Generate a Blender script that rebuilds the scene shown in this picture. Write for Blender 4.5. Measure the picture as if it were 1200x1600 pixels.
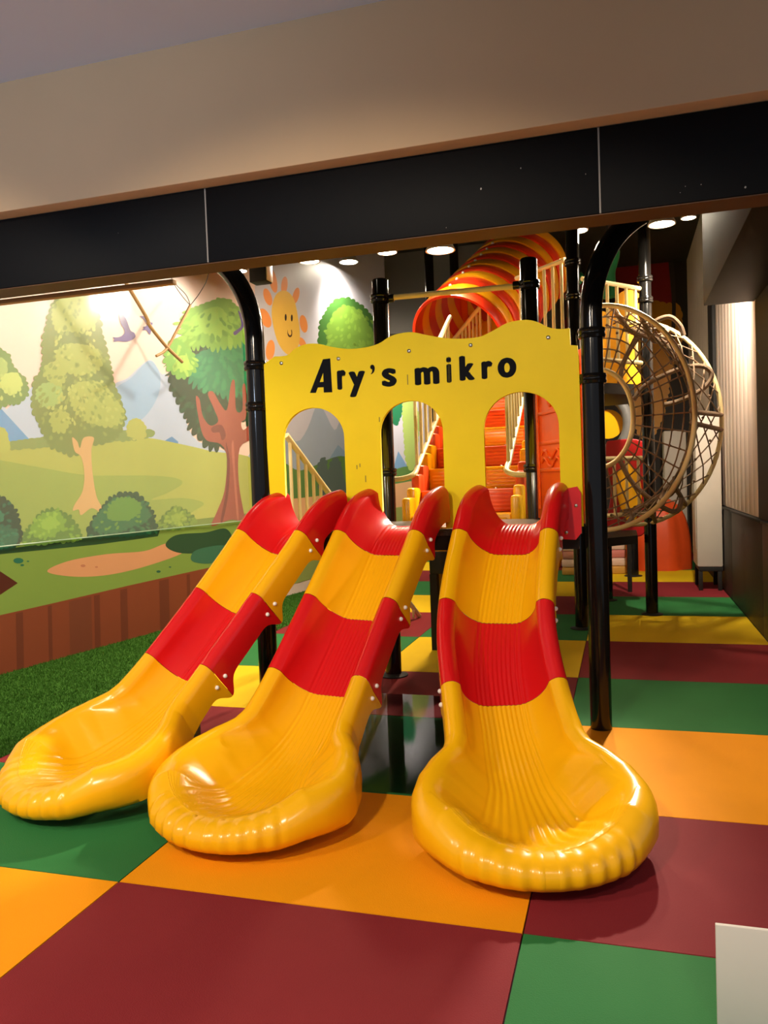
import bpy, bmesh, math, random
import numpy as np
from mathutils import Vector, Matrix
from mathutils.geometry import tessellate_polygon
random.seed(7)
for o in list(bpy.data.objects): bpy.data.objects.remove(o)
scn = bpy.context.scene
COL = scn.collection
# ------------------------------------------------------------------ camera
H = 1.4; FL = 1250.0
YAW, PITCH, ROLL = math.radians(16.71), math.radians(-2.33), math.radians(-2.05)
FWD = Vector((-math.sin(YAW)*math.cos(PITCH), math.cos(YAW)*math.cos(PITCH), math.sin(PITCH)))
R0 = Vector((math.cos(YAW), math.sin(YAW), 0)); U0 = R0.cross(FWD)
RGT = R0*math.cos(ROLL)+U0*math.sin(ROLL); UPV = -R0*math.sin(ROLL)+U0*math.cos(ROLL)
C0 = Vector((0, 0, H))
cam = bpy.data.cameras.new('camera'); camo = bpy.data.objects.new('camera', cam); COL.objects.link(camo)
cam.sensor_fit = 'VERTICAL'; cam.sensor_height = 36; cam.lens = FL/1600*36
cam.clip_start = .05; cam.clip_end = 100
camo.matrix_world = Matrix.Translation(C0) @ Matrix((RGT, UPV, -FWD)).transposed().to_4x4()
scn.camera = camo
# ------------------------------------------------------------------ world, exposure
w = bpy.data.worlds.new('world'); scn.world = w; w.use_nodes = True
bgn = w.node_tree.nodes['Background']; bgn.inputs[0].default_value = (.74, .84, 1, 1); bgn.inputs[1].default_value = .20
vs = scn.view_settings; vs.view_transform = 'Standard'; vs.look = 'None'; vs.exposure = .92; vs.gamma = 1; vs.use_curve_mapping = False
# lamps of the place and a few added ones: (pixel-independent world positions) interior hanging spots and downlights over the front hall
WARM = (1, .78, .52); WARM2 = (1, .86, .68); HALL = (1, .83, .62)
SPOTS = [  # location, target, power, angle deg, blend, radius, colour
    ((.39, 7.66, 3.55), (-1.7, 3.4, .5), 900, 47, .5, .09, WARM2),
    ((-.35, 7.55, 3.55), (-1.5, 4.2, .8), 330, 76, .7, .09, WARM),
    ((-1.65, 7.7, 3.55), (-1.8, 6.4, .9), 260, 120, .8, .10, WARM),
    ((-3.74, 7.6, 3.55), (-4.38, 6.85, 2.7), 18, 100, 1, .05, WARM2),
    ((-2.93, 7.5, 3.55), (-4.6, 6.2, 1.3), 110, 120, .9, .08, WARM2),
    ((-3.50, 10.45, 4.33), (-3.72, 10.9, 3.3), 100, 125, .8, .06, WARM2),
    ((-2.15, 7.55, 3.55), (-3.8, 9.8, 1.6), 170, 110, .8, .07, WARM),
    ((.60, 7.6, 3.55), (1.05, 9.6, 1.4), 260, 105, .8, .06, WARM2),
    ((-2.5, 4.35, 4.25), (-4.5, 5.6, .9), 300, 92, .8, .09, WARM2),  # added lamp, unseen behind the beam, evens out the light on the mural
    ((-2.3, 12.2, 3.55), (-3.4, 13.2, 1.8), 160, 120, .8, .07, WARM2),  # added lamp, brightens the far end of the mural
]
def aim(o, tgt):
    o.rotation_euler = (Vector(tgt)-o.location).to_track_quat('-Z', 'Y').to_euler()
def spot(loc, tgt, power, ang, blend, rad, colr, name='lamp_light'):
    l = bpy.data.lights.new(name, 'SPOT'); l.energy = power; l.spot_size = math.radians(ang); l.spot_blend = blend
    l.shadow_soft_size = rad; l.color = colr
    o = bpy.data.objects.new(name, l); COL.objects.link(o); o.location = loc; aim(o, tgt); return o
for s in SPOTS: spot(*s)
HALLLIGHTS = [((-3.4, -.6, 3.42), (-2.9, 2.8, 0), 260), ((-1.3, -.9, 3.42), (-1.3, 3.05, .2), 470), ((.9, -.7, 3.42), (.1, 2.8, 0), 110), ((-3.0, .6, 3.42), (-4.0, 4.2, .3), 160)]
for loc, t, p in HALLLIGHTS: spot(loc, t, p, 72, .35, .12, HALL, 'hall_downlight_light')
spot((-2.6, -1.6, 2.5), (-3.4, 2.2, 3.46), 150, 80, 1, .2, (.62, .78, 1), 'ceiling_fill_light')  # added cool fill without a fixture, brightens the hall ceiling

# ------------------------------------------------------------------ helpers
def ray(px, py): return FWD + RGT*((px-600)/FL) + UPV*((800-py)/FL)
def onY(px, py, y): d = ray(px, py); return C0 + d*(y/d.y)
def onZ(px, py, z=0): d = ray(px, py); return C0 + d*((z-H)/d.z)
WN = Vector((1, -.148, 0)); WP = Vector((-4.631, 4.989, 0)); WNN = WN.normalized()
def onW(px, py, off=0):
    d = ray(px, py); return C0 + d*(((WP-C0).dot(WN))/(d.dot(WN))) + WNN*off

MATS = {}
def mat(name, c, rough=.5, metal=0, spec=.5, var=.06, scale=6, bump=0, bscale=60, coat=0, emit=None, alpha=1, trans=0):
    if name in MATS: return MATS[name]
    m = bpy.data.materials.new(name); m.use_nodes = True; nt = m.node_tree; b = nt.nodes['Principled BSDF']
    b.inputs['Roughness'].default_value = rough; b.inputs['Metallic'].default_value = metal
    b.inputs['Specular IOR Level'].default_value = spec; b.inputs['Coat Weight'].default_value = coat
    b.inputs['Coat Roughness'].default_value = .08
    tc = nt.nodes.new('ShaderNodeTexCoord')
    n = nt.nodes.new('ShaderNodeTexNoise'); n.inputs['Scale'].default_value = scale; n.inputs['Detail'].default_value = 5
    nt.links.new(tc.outputs['Object'], n.inputs['Vector'])
    mx = nt.nodes.new('ShaderNodeMix'); mx.data_type = 'RGBA'
    mx.inputs['A'].default_value = (*[x*(1-var) for x in c], 1); mx.inputs['B'].default_value = (*[min(1, x*(1+var)) for x in c], 1)
    nt.links.new(n.outputs['Fac'], mx.inputs['Factor']); nt.links.new(mx.outputs['Result'], b.inputs['Base Color'])
    if bump:
        n2 = nt.nodes.new('ShaderNodeTexNoise'); n2.inputs['Scale'].default_value = bscale; n2.inputs['Detail'].default_value = 3
        nt.links.new(tc.outputs['Object'], n2.inputs['Vector'])
        bp = nt.nodes.new('ShaderNodeBump'); bp.inputs['Strength'].default_value = bump; bp.inputs['Distance'].default_value = .01
        nt.links.new(n2.outputs['Fac'], bp.inputs['Height']); nt.links.new(bp.outputs['Normal'], b.inputs['Normal'])
    if emit: b.inputs['Emission Color'].default_value = (*emit[0], 1); b.inputs['Emission Strength'].default_value = emit[1]
    b.inputs['Alpha'].default_value = alpha; b.inputs['Transmission Weight'].default_value = trans
    MATS[name] = m; return m
def srgb(r, g, b):
    f = lambda v: (v/255/12.92) if v/255 < .04045 else ((v/255+.055)/1.055)**2.4
    return (f(r), f(g), f(b))

def link(name, me, m, parent=None, loc=None):
    o = bpy.data.objects.new(name, me); COL.objects.link(o)
    if m and not me.materials: me.materials.append(m)
    if parent: o.parent = parent
    if loc is not None: o.location = loc
    return o
def obj(name, bm, m, parent=None, smooth=40, loc=None):
    me = bpy.data.meshes.new(name); bm.normal_update(); bm.to_mesh(me); bm.free()
    if smooth:
        me.polygons.foreach_set('use_smooth', [True]*len(me.polygons)); me.set_sharp_from_angle(angle=math.radians(smooth))
    return link(name, me, m, parent, loc)
def tag(o, label=None, cat=None, group=None, kind=None):
    if label: o['label'] = label
    if cat: o['category'] = cat
    if group: o['group'] = group
    if kind: o['kind'] = kind
    return o
def thing(name, label, cat, loc=(0, 0, 0), group=None):
    o = bpy.data.objects.new(name, None); COL.objects.link(o); o.location = loc; o.empty_display_size = .1
    return tag(o, label, cat, group)
def rel(o, parent):  # keep world placement for a child of a moved empty
    o.parent = parent; o.location = o.location - parent.location; return o
def B(): return bmesh.new()
def box(bm, x0, x1, y0, y1, z0, z1, bev=0, M=None):
    v = [bm.verts.new((x, y, z)) for z in (z0, z1) for y in (y0, y1) for x in (x0, x1)]
    fs = [bm.faces.new([v[i] for i in q]) for q in ((0, 2, 3, 1), (4, 5, 7, 6), (0, 1, 5, 4), (2, 6, 7, 3), (0, 4, 6, 2), (1, 3, 7, 5))]
    if M:
        for q in v: q.co = M @ q.co
    if bev:
        es = list({e for f in fs for e in f.edges})
        bmesh.ops.bevel(bm, geom=es, offset=bev, segments=2, affect='EDGES', profile=.5)
    return v
def tube(bm, pts, r, seg=8, closed=False, cap=True):
    pts = [Vector(p) for p in pts]; n = len(pts); rings = []; prev = None
    rr = r if isinstance(r, (list, tuple)) else [r]*n
    for i, p in enumerate(pts):
        if closed: t = pts[(i+1) % n]-pts[i-1]
        else: t = pts[min(i+1, n-1)]-pts[max(i-1, 0)]
        t.normalize()
        if prev is None:
            a = Vector((0, 0, 1)) if abs(t.z) < .9 else Vector((1, 0, 0)); u = t.cross(a).normalized()
        else: u = (prev - t*prev.dot(t)).normalized()
        prev = u; v = t.cross(u)
        rings.append([bm.verts.new(p+(u*math.cos(2*math.pi*k/seg)+v*math.sin(2*math.pi*k/seg))*rr[i]) for k in range(seg)])
    for i in range(n if closed else n-1):
        a, b = rings[i], rings[(i+1) % n]
        for k in range(seg): bm.faces.new((a[k], a[(k+1) % seg], b[(k+1) % seg], b[k]))
    if cap and not closed: bm.faces.new(rings[0][::-1]); bm.faces.new(rings[-1])
def smoothpts(pts, n=8, closed=False):
    P = [Vector(p) for p in pts]; out = []; m = len(P)
    for i in range(m if closed else m-1):
        g = (lambda k: P[k % m]) if closed else (lambda k: P[max(0, min(m-1, k))])
        a, b, c, d = g(i-1), g(i), g(i+1), g(i+2)
        for k in range(n):
            t = k/n
            out.append(.5*((2*b)+(c-a)*t+(2*a-5*b+4*c-d)*t*t+(3*b-a-3*c+d)*t**3))
    if not closed: out.append(P[-1])
    return out
def lathe(bm, prof, seg=20, M=None):
    rings = []
    for r, z in prof: rings.append([bm.verts.new((r*math.cos(2*math.pi*k/seg), r*math.sin(2*math.pi*k/seg), z)) for k in range(seg)])
    for a, b in zip(rings, rings[1:]):
        for k in range(seg): bm.faces.new((a[k], a[(k+1) % seg], b[(k+1) % seg], b[k]))
    bm.faces.new(rings[0][::-1]); bm.faces.new(rings[-1])
    if M:
        for ring in rings:
            for v in ring: v.co = M @ v.co
def curve_mesh(splines, ext, bev=0):
    """filled flat curve (outer outline and holes) in the XY plane -> mesh"""
    cu = bpy.data.curves.new('tmp', 'CURVE'); cu.dimensions = '2D'; cu.fill_mode = 'BOTH'; cu.extrude = ext; cu.bevel_depth = bev
    for pts in splines:
        s = cu.splines.new('POLY'); s.points.add(len(pts)-1); s.use_cyclic_u = True
        for q, p in zip(s.points, pts): q.co = (p[0], p[1], 0, 1)
    o = bpy.data.objects.new('tmp', cu); COL.objects.link(o); bpy.context.view_layer.update()
    me = bpy.data.meshes.new_from_object(o.evaluated_get(bpy.context.evaluated_depsgraph_get()))
    bpy.data.objects.remove(o); bpy.data.curves.remove(cu); return me
def flat_to_xz(me, y):
    for v in me.vertices: x, yy, z = v.co; v.co = (x, y+z*-1, yy)
    return me

# ------------------------------------------------------------------ materials
M_BLACK = mat('black_gloss_paint', (.007, .0065, .006), .13, 0, .35, .3, 10)
M_BLACKM = mat('black_matt', (.016, .014, .012), .6, 0, .3, .3, 8, .1)
M_CREAM = mat('cream_powder_coat', srgb(222, 205, 150), .4)
M_SLY = mat('slide_yellow_plastic', (.93, .47, .004), .24, 0, .5, .03, 3, .008, 140)
M_SLR = mat('slide_red_plastic', (.66, .008, .010), .26, 0, .5, .04, 3, .008, 140)
M_SIGN = mat('sign_yellow_board', (.90, .68, .0), .5, 0, .2, .06, 5)
M_INK = mat('black_lettering', (.006, .007, .010), .7, 0, .08)
M_WHITE = mat('white_cap', (.85, .83, .78), .35)
M_STEEL = mat('steel', (.5, .48, .44), .3, 1)
M_ORANGE = mat('orange_panel_plastic', (.85, .11, .006), .32)
M_ROPE = mat('brown_rope', srgb(136, 114, 92), .85, 0, .2, .25, 60, .5, 200)

# ------------------------------------------------------------------ floor
XS = [-4.9, -3.19, -1.757, -.325, 1.12]
YS = [.2, 1.35, 2.398, 3.355, 4.495, 5.56, 6.80, 8.06, 9.26, 10.5, 11.73, 12.95, 14.2, 15.2]
T_MAROON = mat('tile_maroon_rubber', srgb(126, 36, 42), .75, 0, .16, .14, 2.2, .25, 240)
T_GREEN = mat('tile_green_rubber', srgb(44, 112, 58), .75, 0, .16, .14, 2.2, .25, 240)
T_YEL = mat('tile_yellow_rubber', srgb(222, 184, 22), .75, 0, .16, .10, 2.2, .25, 240)
T_ORA = mat('tile_orange_rubber', srgb(240, 154, 8), .75, 0, .16, .10, 2.2, .25, 240)
bm = B(); box(bm, -6.5, 3.5, -2.5, 16, -.2, -.012)
floor = tag(obj('floor', bm, mat('floor_underlay', (.02, .018, .016), .9)), 'dark underlay beneath the coloured rubber tile floor', 'floor', kind='structure')
def tile_col(ci, ri):  # ci 0.. from left, ri row index in YS (row "0" of the photograph = 1)
    k = (ri - ci) % 3   # left(1): Y at ri1
    return {0: 'Y', 1: 'G', 2: 'M'}[k]
g = .0025
for ci in range(4):
    for ri in range(len(YS)-1):
        if ci == 0 and ri >= 3: continue
        x0, x1 = XS[ci]+g, XS[ci+1]-g
        if ci == 3: x1 = 1.07 if ri > 3 else 3.4
        y0, y1 = YS[ri]+g, YS[ri+1]-g
        c = tile_col(ci, ri)
        m = {'M': T_MAROON, 'G': T_GREEN, 'Y': T_ORA if ri <= 3 else T_YEL}[c]
        bm = B(); box(bm, x0, x1, y0, y1, -.012, 0)
        obj('tile', bm, m, floor, 0)
# turf strip by the mural wall
bm = B()
v = [bm.verts.new(p) for p in ((-5.4, 3.36, .002), (-3.19, 3.36, .002), (-3.19, 14.5, .002), (-5.4, 14.5, .002))]; bm.faces.new(v)
n = 90000; rng = np.random.default_rng(3)
me = bpy.data.meshes.new('artificial_turf')
yy = 3.37 + (rng.random(n)**1.6)*7.0; xx = -5.0 + rng.random(n)*1.81
keep = xx > (-4.631+.148*(yy-4.989)+.01); yy = yy[keep]; xx = xx[keep]; n = len(xx)
an = rng.random(n)*6.283; hh = .010+.012*rng.random(n); lean = (rng.random((n, 2))-.5)*.02
wv = .0035
base = np.stack([xx, yy, np.full(n, .002)], 1)
dx = np.stack([np.cos(an)*wv, np.sin(an)*wv, np.zeros(n)], 1)
tip = base + np.stack([lean[:, 0], lean[:, 1], hh], 1)
co = np.stack([base-dx, base+dx, tip], 1).reshape(-1, 3)
me.vertices.add(len(co)+4); me.loops.add(3*n+4); me.polygons.add(n+1)
wxe = lambda y: -4.631+.148*(y-4.989)+.003
allco = np.concatenate([co, np.array([(wxe(3.36), 3.36, .002), (-3.19, 3.36, .002), (-3.19, 14.5, .002), (wxe(14.5), 14.5, .002)])])
bm.free()
me.vertices.foreach_set('co', allco.ravel())
me.loops.foreach_set('vertex_index', np.arange(3*n+4))
me.polygons.foreach_set('loop_start', np.concatenate([np.arange(n)*3, [3*n]]))
me.update(calc_edges=True); me.validate()
turf = link('artificial_turf', me, mat('turf_green', srgb(48, 90, 20), .8, 0, .2, .35, 30))
tag(turf, 'dark green artificial turf strip at the foot of the mural wall', 'turf', kind='stuff')

# ------------------------------------------------------------------ walls, ceiling, beam
def wx(y): return -4.631+.148*(y-4.989)
bm = B()
q = [(wx(2.2)-.2, 2.2), (wx(2.2), 2.2), (wx(14.9), 14.9), (wx(14.9)-.2, 14.9)]
lo = [bm.verts.new((x, y, -.01)) for x, y in q]; hi = [bm.verts.new((x, y, 4.95)) for x, y in q]
bm.faces.new(lo[::-1]); bm.faces.new(hi)
for i in range(4): bm.faces.new((lo[i], lo[(i+1) % 4], hi[(i+1) % 4], hi[i]))
wall_left = tag(obj('wall_left', bm, mat('mural_sky', srgb(232, 208, 198), .45, 0, .4, .05, 1.5), None, 0), 'left wall printed with a cartoon forest mural', 'wall', kind='structure')

bm = B(); box(bm, -6, 3, 14.75, 14.95, -.01, 4.95)
wall_back = tag(obj('wall_back', bm, mat('back_wall_dark', srgb(52, 47, 44), .7, 0, .3, .2, 2), None, 0), 'dark back wall behind the play structure', 'wall', kind='structure')
bm = B(); box(bm, 1.12, 1.3, 3.78, 14.75, -.01, 4.95)
wall_right = tag(obj('wall_right', bm, mat('white_curtain_wall', srgb(232, 214, 202), .6, 0, .3, .10, 3), None, 0), 'right wall, pale upper part above black dado', 'wall', kind='structure')
# vertical pleats of the pale upper wall
for i in range(26):
    y = 7.44+i*.27; bm = B(); box(bm, 1.098, 1.119, y, y+.262, .96, 3.9, .004)
    obj('wall_pleat', bm, mat('white_pleat', srgb(228, 208, 194), .55, 0, .3, .12, 4), wall_right)
for y0, y1 in ((3.8, 5.59), (5.6, 7.12), (7.13, 9.05), (9.06, 10.98), (10.99, 12.9), (12.91, 14.7)):
    bm = B(); box(bm, 1.075, 1.12, y0, y1, 0, .93, .006); obj('dado_panel', bm, mat('dado_black_board', srgb(42, 36, 31), .5, 0, .4, .35, 14, .2, 30), wall_right)
    bm = B(); box(bm, 1.06, 1.119, y0, y1, .931, .955, .004); obj('dado_cap', bm, M_BLACKM, wall_right)
bm = B(); box(bm, 1.095, 1.119, 3.8, 7.42, .957, 2.79, .004); obj('pilaster', bm, M_BLACKM, wall_right)
bm = B(); box(bm, 1.06, 1.119, 10.4, 10.9, .957, 4.9, .004); obj('pilaster', bm, M_BLACKM, wall_right)
bm = B(); box(bm, .70, 1.118, 3.75, 7.5, 2.80, 4.9, .004)
tag(obj('trim_1', bm, mat('bulkhead_dark_paint', srgb(26, 22, 20), .65, 0, .2, .2, 3)), 'dark boxed bulkhead under the ceiling on the right', 'bulkhead', kind='structure')
bm = B(); box(bm, -6, 3, 3.72, 15, 4.95, 5.1)
tag(obj('ceiling', bm, mat('ceiling_black', srgb(40, 37, 35), .7), None, 0), 'black ceiling above the play area', 'ceiling', kind='structure')
bm = B(); box(bm, wx(12.3)+.01, -.95, 12.3, 14.74, 3.7, 4.94)
tag(obj('trim_2', bm, mat('bulkhead_grey', srgb(88, 84, 80), .55, 0, .4, .1, 2), None, 30), 'dark grey bulkhead at the back above the mural', 'bulkhead', kind='structure')
# hall ceiling + fascia + black beam
ZB0, ZB1 = 2.472, 2.825; YB = 3.5
bm = B(); box(bm, -6.5, 3.5, -2.5, 3.41, 3.462, 3.56)
tag(obj('ceiling', bm, mat('hall_ceiling_white', (.60, .72, .98), .8, 0, .2, .05, 1.5), None, 0), 'pale painted ceiling of the hall in front of the beam', 'ceiling', kind='structure')
bm = B(); box(bm, -6.5, 3.5, 3.41, 3.70, ZB1+.002, 3.56, .006)
mf = mat('fascia_beige', srgb(208, 178, 142), .8, 0, .2, .10, 1.2, .15, 12)
tag(obj('trim_3', bm, mf), 'beige painted fascia above the black beam', 'fascia', kind='structure')
bm = B(); box(bm, -6.5, 3.5, 3.702, 3.76, 2.83, 4.949)
tag(obj('wall_front', bm, M_BLACKM, None, 0), 'inner face of the wall above the beam', 'wall', kind='structure')
beam = thing('trim_4', 'long black beam with pale joints crossing above the slides', 'beam', (0, YB, ZB0)); beam['kind'] = 'structure'
mb = mat('beam_black_board', srgb(7, 8, 11), .6, 0, .15, .25, 5, .1, 20)
j1 = onY(322, 350, YB).x; j2 = onY(936, 250, YB).x
for x0, x1 in ((-6.5, j1-.004), (j1+.004, j2-.004), (j2+.004, 3.5)):
    bm = B(); box(bm, x0, x1, 0, .165, 0, ZB1-ZB0, .004); obj('beam_panel', bm, mb, beam)
for x in (j1, j2):
    bm = B(); box(bm, x-.0035, x+.0035, .002, .16, .002, ZB1-ZB0-.002); obj('joint_strip', bm, mat('joint_pale', srgb(150, 145, 140), .7), beam, 0)
bm = B(); box(bm, -6.4, 3.4, .004, .163, -.005, -.001); obj('soffit_strip', bm, mat('soffit_brown_board', srgb(96, 66, 44), .6, 0, .3, .2, 6), beam, 0)
rs = random.Random(5)
for i in range(9):   # paint chips on the beam
    px = rs.uniform(20, 1180); p = onY(px, 0, YB); s = rs.uniform(.0015, .004); z = ZB0 + rs.random()**2*.25+.01
    bm = B(); bmesh.ops.create_icosphere(bm, subdivisions=1, radius=s, matrix=Matrix.Translation((p.x, 0, z-ZB0)) @ Matrix.Diagonal((rs.uniform(.5, 1.2), .15, rs.uniform(.6, 2), 1)))
    obj('paint_chip', bm, mat('chip', srgb(170, 165, 160), .8), beam)
bm = B(); box(bm, -5.2, -2.30, 3.86, 3.90, onY(0, 475, 3.86).z, 2.52, .003)
tag(obj('trim_5', bm, mat('tan_batten', srgb(196, 160, 112), .6, 0, .3, .15, 5)), 'tan wooden batten behind the beam above the mural', 'batten', kind='structure')

# ------------------------------------------------------------------ mural on the left wall (flat print, layered)
def poly_obj(name, pts, layer, m, parent=wall_left, onf=onW):
    off = .002+layer*.0006
    polys = pts if isinstance(pts, tuple) else (pts,)   # leafy shapes: a body and its lobes
    V, F = [], []
    for k, q in enumerate(polys):
        P = [onf(x, y, off-(0 if k == 0 else .00004+.00003*(k % 5))) for x, y in q]; n0 = len(V); V += [tuple(p) for p in P]
        F += [tuple(i+n0 for i in t) for t in tessellate_polygon([P])]
    me = bpy.data.meshes.new(name); me.from_pydata(V, [], F); me.update()
    return link(name, me, m, parent)
def spl(pts, n=6): return [(p.x, p.y) for p in smoothpts([(x, y, 0) for x, y in pts], n, True)]
def leafy(pts, step=9, length=8, seed=1, droop=.3, taper=.55):
    rs = random.Random(seed); s = spl(pts, 24)
    area = sum(a[0]*b[1]-b[0]*a[1] for a, b in zip(s, s[1:]+s[:1])); sg = 1 if area > 0 else -1
    out = [s[::4]]; n = len(s)
    i = 0
    while i < n:
        a = s[i]; j = i; d = 0; st = step*rs.uniform(.7, 1.3)
        while j < n and d < st:
            d += math.dist(s[j % n], s[(j+1) % n]); j += 1
        b = s[j % n]; tx, ty = b[0]-a[0], b[1]-a[1]; L = math.hypot(tx, ty) or 1
        nx, ny = sg*ty/L, -sg*tx/L; ln = length*rs.uniform(.6, 1.25)
        q = []
        for f, h in ((-.05, -.5), (-.1, .2), (.1, .7), (.32, .95), (.5, 1.0), (.68, .95), (.9, .7), (1.1, .2), (1.05, -.5)):
            q.append((a[0]+tx*f+nx*ln*h, a[1]+ty*f+ny*ln*h+droop*ln*max(h, 0)))
        out.append(q); i = j
    return tuple(out)
def inside(pt, poly):
    x, y = pt; r = False
    for (x0, y0), (x1, y1) in zip(poly, poly[1:]+poly[:1]):
        if (y0 > y) != (y1 > y) and x < (x1-x0)*(y-y0)/(y1-y0)+x0: r = not r
    return r
def leaves(pts, n, ln, wd, seed, up=False):
    """scattered feather-shaped leaves inside an outline, fanning outward from its centre"""
    rs = random.Random(seed); s = spl(pts, 6); xs = [p[0] for p in s]; ys = [p[1] for p in s]; out = []
    cx, cy = sum(xs)/len(xs), sum(ys)/len(ys)
    while len(out) < n:
        x, y = rs.uniform(min(xs), max(xs)), rs.uniform(min(ys), max(ys))
        if not inside((x, y), s): continue
        a = math.atan2(y-cy, x-cx) if up else math.atan2(abs(y-cy)+12, (x-cx)*.9); a += rs.uniform(-.35, .35); l = ln*rs.uniform(.6, 1.2); w_ = wd*rs.uniform(.7, 1.2)
        ca, sa = math.cos(a), math.sin(a)
        out.append([(x+ca*l*t-sa*w_*h, y+sa*l*t+ca*w_*h) for t, h in ((0, 0), (.3, .7), (.65, 1), (.9, .7), (1, 0), (.9, -.7), (.65, -1), (.3, -.7))])
    return tuple(out)
C = lambda *c: mat('mural_%d_%d_%d' % c, srgb(*c), .45, 0, .4, .05, 4)
P = poly_obj
# mountains
P('painted_mountain', [(-80, 720), (-80, 600), (-20, 560), (9, 640), (42, 612), (68, 587), (90, 620), (90, 720)], 1, C(178, 198, 222))
P('painted_mountain', [(-60, 700), (-60, 600), (0, 637), (46, 687), (46, 710)], 2, C(96, 156, 206))
P('painted_mountain', spl([(165, 720), (172, 613), (200, 590), (226, 566), (238, 564), (252, 584), (262, 588), (285, 640), (310, 690), (400, 720), (400, 760), (165, 760)], 5), 1, C(176, 192, 216))
P('painted_mountain', spl([(176, 612), (205, 590), (232, 564), (248, 580), (249, 610), (235, 640), (214, 660), (185, 668), (170, 655)], 5), 2, C(150, 182, 214))
P('painted_mountain', [(255, 690), (268, 682), (278, 690), (278, 700)], 2, C(90, 140, 190))
# far section seen around and through the sign: cool grey-blue sky and mountains
P('painted_sky', [(398, 300), (720, 250), (720, 760), (398, 760)], .3, C(196, 198, 214))
P('painted_mountain', spl([(390, 740), (405, 690), (432, 660), (462, 690), (480, 670), (494, 634), (505, 640), (522, 672), (532, 655), (545, 640), (570, 690), (590, 740)], 3), 1, C(160, 176, 198))
P('painted_mountain', [(500, 740), (528, 695), (545, 712), (560, 740)], 2, C(130, 160, 190))
P('painted_mountain', [(612, 740), (622, 705), (640, 735), (640, 760), (612, 760)], 2, C(120, 160, 204))
P('painted_hill', spl([(395, 800), (395, 720), (440, 722), (470, 735), (520, 715), (545, 715), (600, 735), (640, 728), (700, 730), (700, 800)], 4), 2.4, C(96, 138, 76))
P('painted_ground', [(395, 785), (430, 782), (470, 778), (540, 770), (640, 752), (720, 744), (720, 780), (640, 790), (470, 815), (395, 830)], 3.5, C(226, 178, 134))
P('painted_ground', [(395, 830), (470, 815), (640, 790), (720, 780), (720, 840), (395, 930)], 3.6, C(150, 164, 92))
P('painted_conifer', leafy([(508, 782), (498, 740), (505, 715), (512, 740), (524, 715), (534, 745), (540, 778)], 6, 4, 4, 0), 3, C(92, 112, 110))
P('painted_tree_crown', leafy([(632, 630), (634, 700), (642, 735), (650, 700), (652, 650), (644, 630)], 7, 4, 21, 0), 3, C(170, 196, 110))
P('painted_tree_crown', leafy([(614, 600), (612, 640), (618, 664), (626, 640), (628, 600)], 6, 3, 22, .5), 3, C(40, 120, 84))
# hills
P('painted_hill', spl([(-80, 706), (0, 701), (71, 696), (120, 690), (171, 687), (226, 684), (273, 692), (330, 705), (400, 724), (400, 830), (300, 860), (-80, 880)], 4), 3, C(168, 178, 88))
P('painted_hill', spl([(-80, 706), (0, 719), (66, 731), (131, 742), (185, 743), (236, 743), (275, 747), (284, 756), (262, 770), (236, 781), (285, 778), (318, 786), (300, 800), (240, 835), (100, 850), (-80, 880)], 4), 4, C(146, 168, 82))
P('painted_ground', [(-80, 868), (0, 856), (150, 836), (300, 812), (405, 800), (420, 870), (312, 890), (200, 916), (80, 944), (-80, 985)], 4.6, C(112, 138, 62))
P('painted_fence_band', [(-80, 980), (0, 961), (80, 943), (200, 915), (312, 890), (420, 868), (430, 960), (0, 1075), (-80, 1110)], 4.8, C(118, 58, 36))
for x0, x1, c in ((24, 35, 0), (74, 80, 0), (107, 142, 1), (146, 155, 0), (187, 198, 0), (248, 263, 0), (291, 296, 0)):
    yt = lambda x: 961-.227*x+3; yb = lambda x: 1060-.276*x
    P('painted_fence_board', [(x0, yt(x0)), (x1, yt(x1)), (x1+2, yb(x1)), (x0+2, yb(x0))], 5.6, C(98, 48, 32) if not c else C(104, 54, 36))
P('painted_path', spl([(73, 893), (105, 877), (165, 866), (225, 861), (262, 849), (287, 862), (230, 884), (170, 898), (115, 901)], 6), 5.5, C(190, 136, 96))
for x, y, r, c in ((129, 884, 4, (166, 106, 78)), (150, 886, 2.5, (166, 106, 78)), (28, 876, 8, (36, 96, 74)), (43, 877, 2, (36, 96, 74)), (34, 883, 3, (36, 96, 74)), (247, 893, 3.5, (40, 86, 66)), (265, 886, 2, (40, 86, 66))):
    P('painted_pebble', [(x+r*math.cos(a*.628), y+r*.55*math.sin(a*.628)) for a in range(10)], 6.2, C(*c))
P('painted_sign_board', [(-40, 890), (0, 893), (27, 911), (0, 929), (-40, 950)], 6.2, C(72, 30, 20))
P('painted_shadow_strip', [(-80, 872), (0, 859), (150, 838), (250, 826), (246, 838), (150, 851), (0, 866), (-80, 882)], 5.2, C(34, 66, 38))
P('painted_shrub', spl([(258, 852), (275, 836), (320, 832), (352, 826), (360, 846), (322, 862), (280, 864)], 6), 6, C(40, 70, 46))
P('painted_shrub', spl([(298, 868), (310, 858), (350, 852), (360, 866), (330, 880), (302, 878)], 6), 6.2, C(52, 98, 74))
# left edge tree
P('painted_tree_crown', leafy([(-60, 500), (-10, 540), (12, 556), (18, 575), (36, 592), (40, 615), (24, 630), (8, 628), (-60, 650)], 8, 5, 31), 4.2, C(112, 146, 82))
P('painted_tree_crown', leafy([(-60, 520), (-8, 556), (8, 570), (0, 590), (-60, 610)], 8, 5, 32), 5, C(160, 186, 108))
P('painted_tree_crown', leafy([(6, 588), (24, 584), (32, 600), (18, 614), (4, 606)], 7, 4, 33), 5, C(186, 206, 116))
P('painted_tree_crown', leafy([(-40, 690), (0, 668), (12, 690), (8, 704), (-40, 706)], 7, 3, 34), 4.5, C(170, 182, 90))
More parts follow.
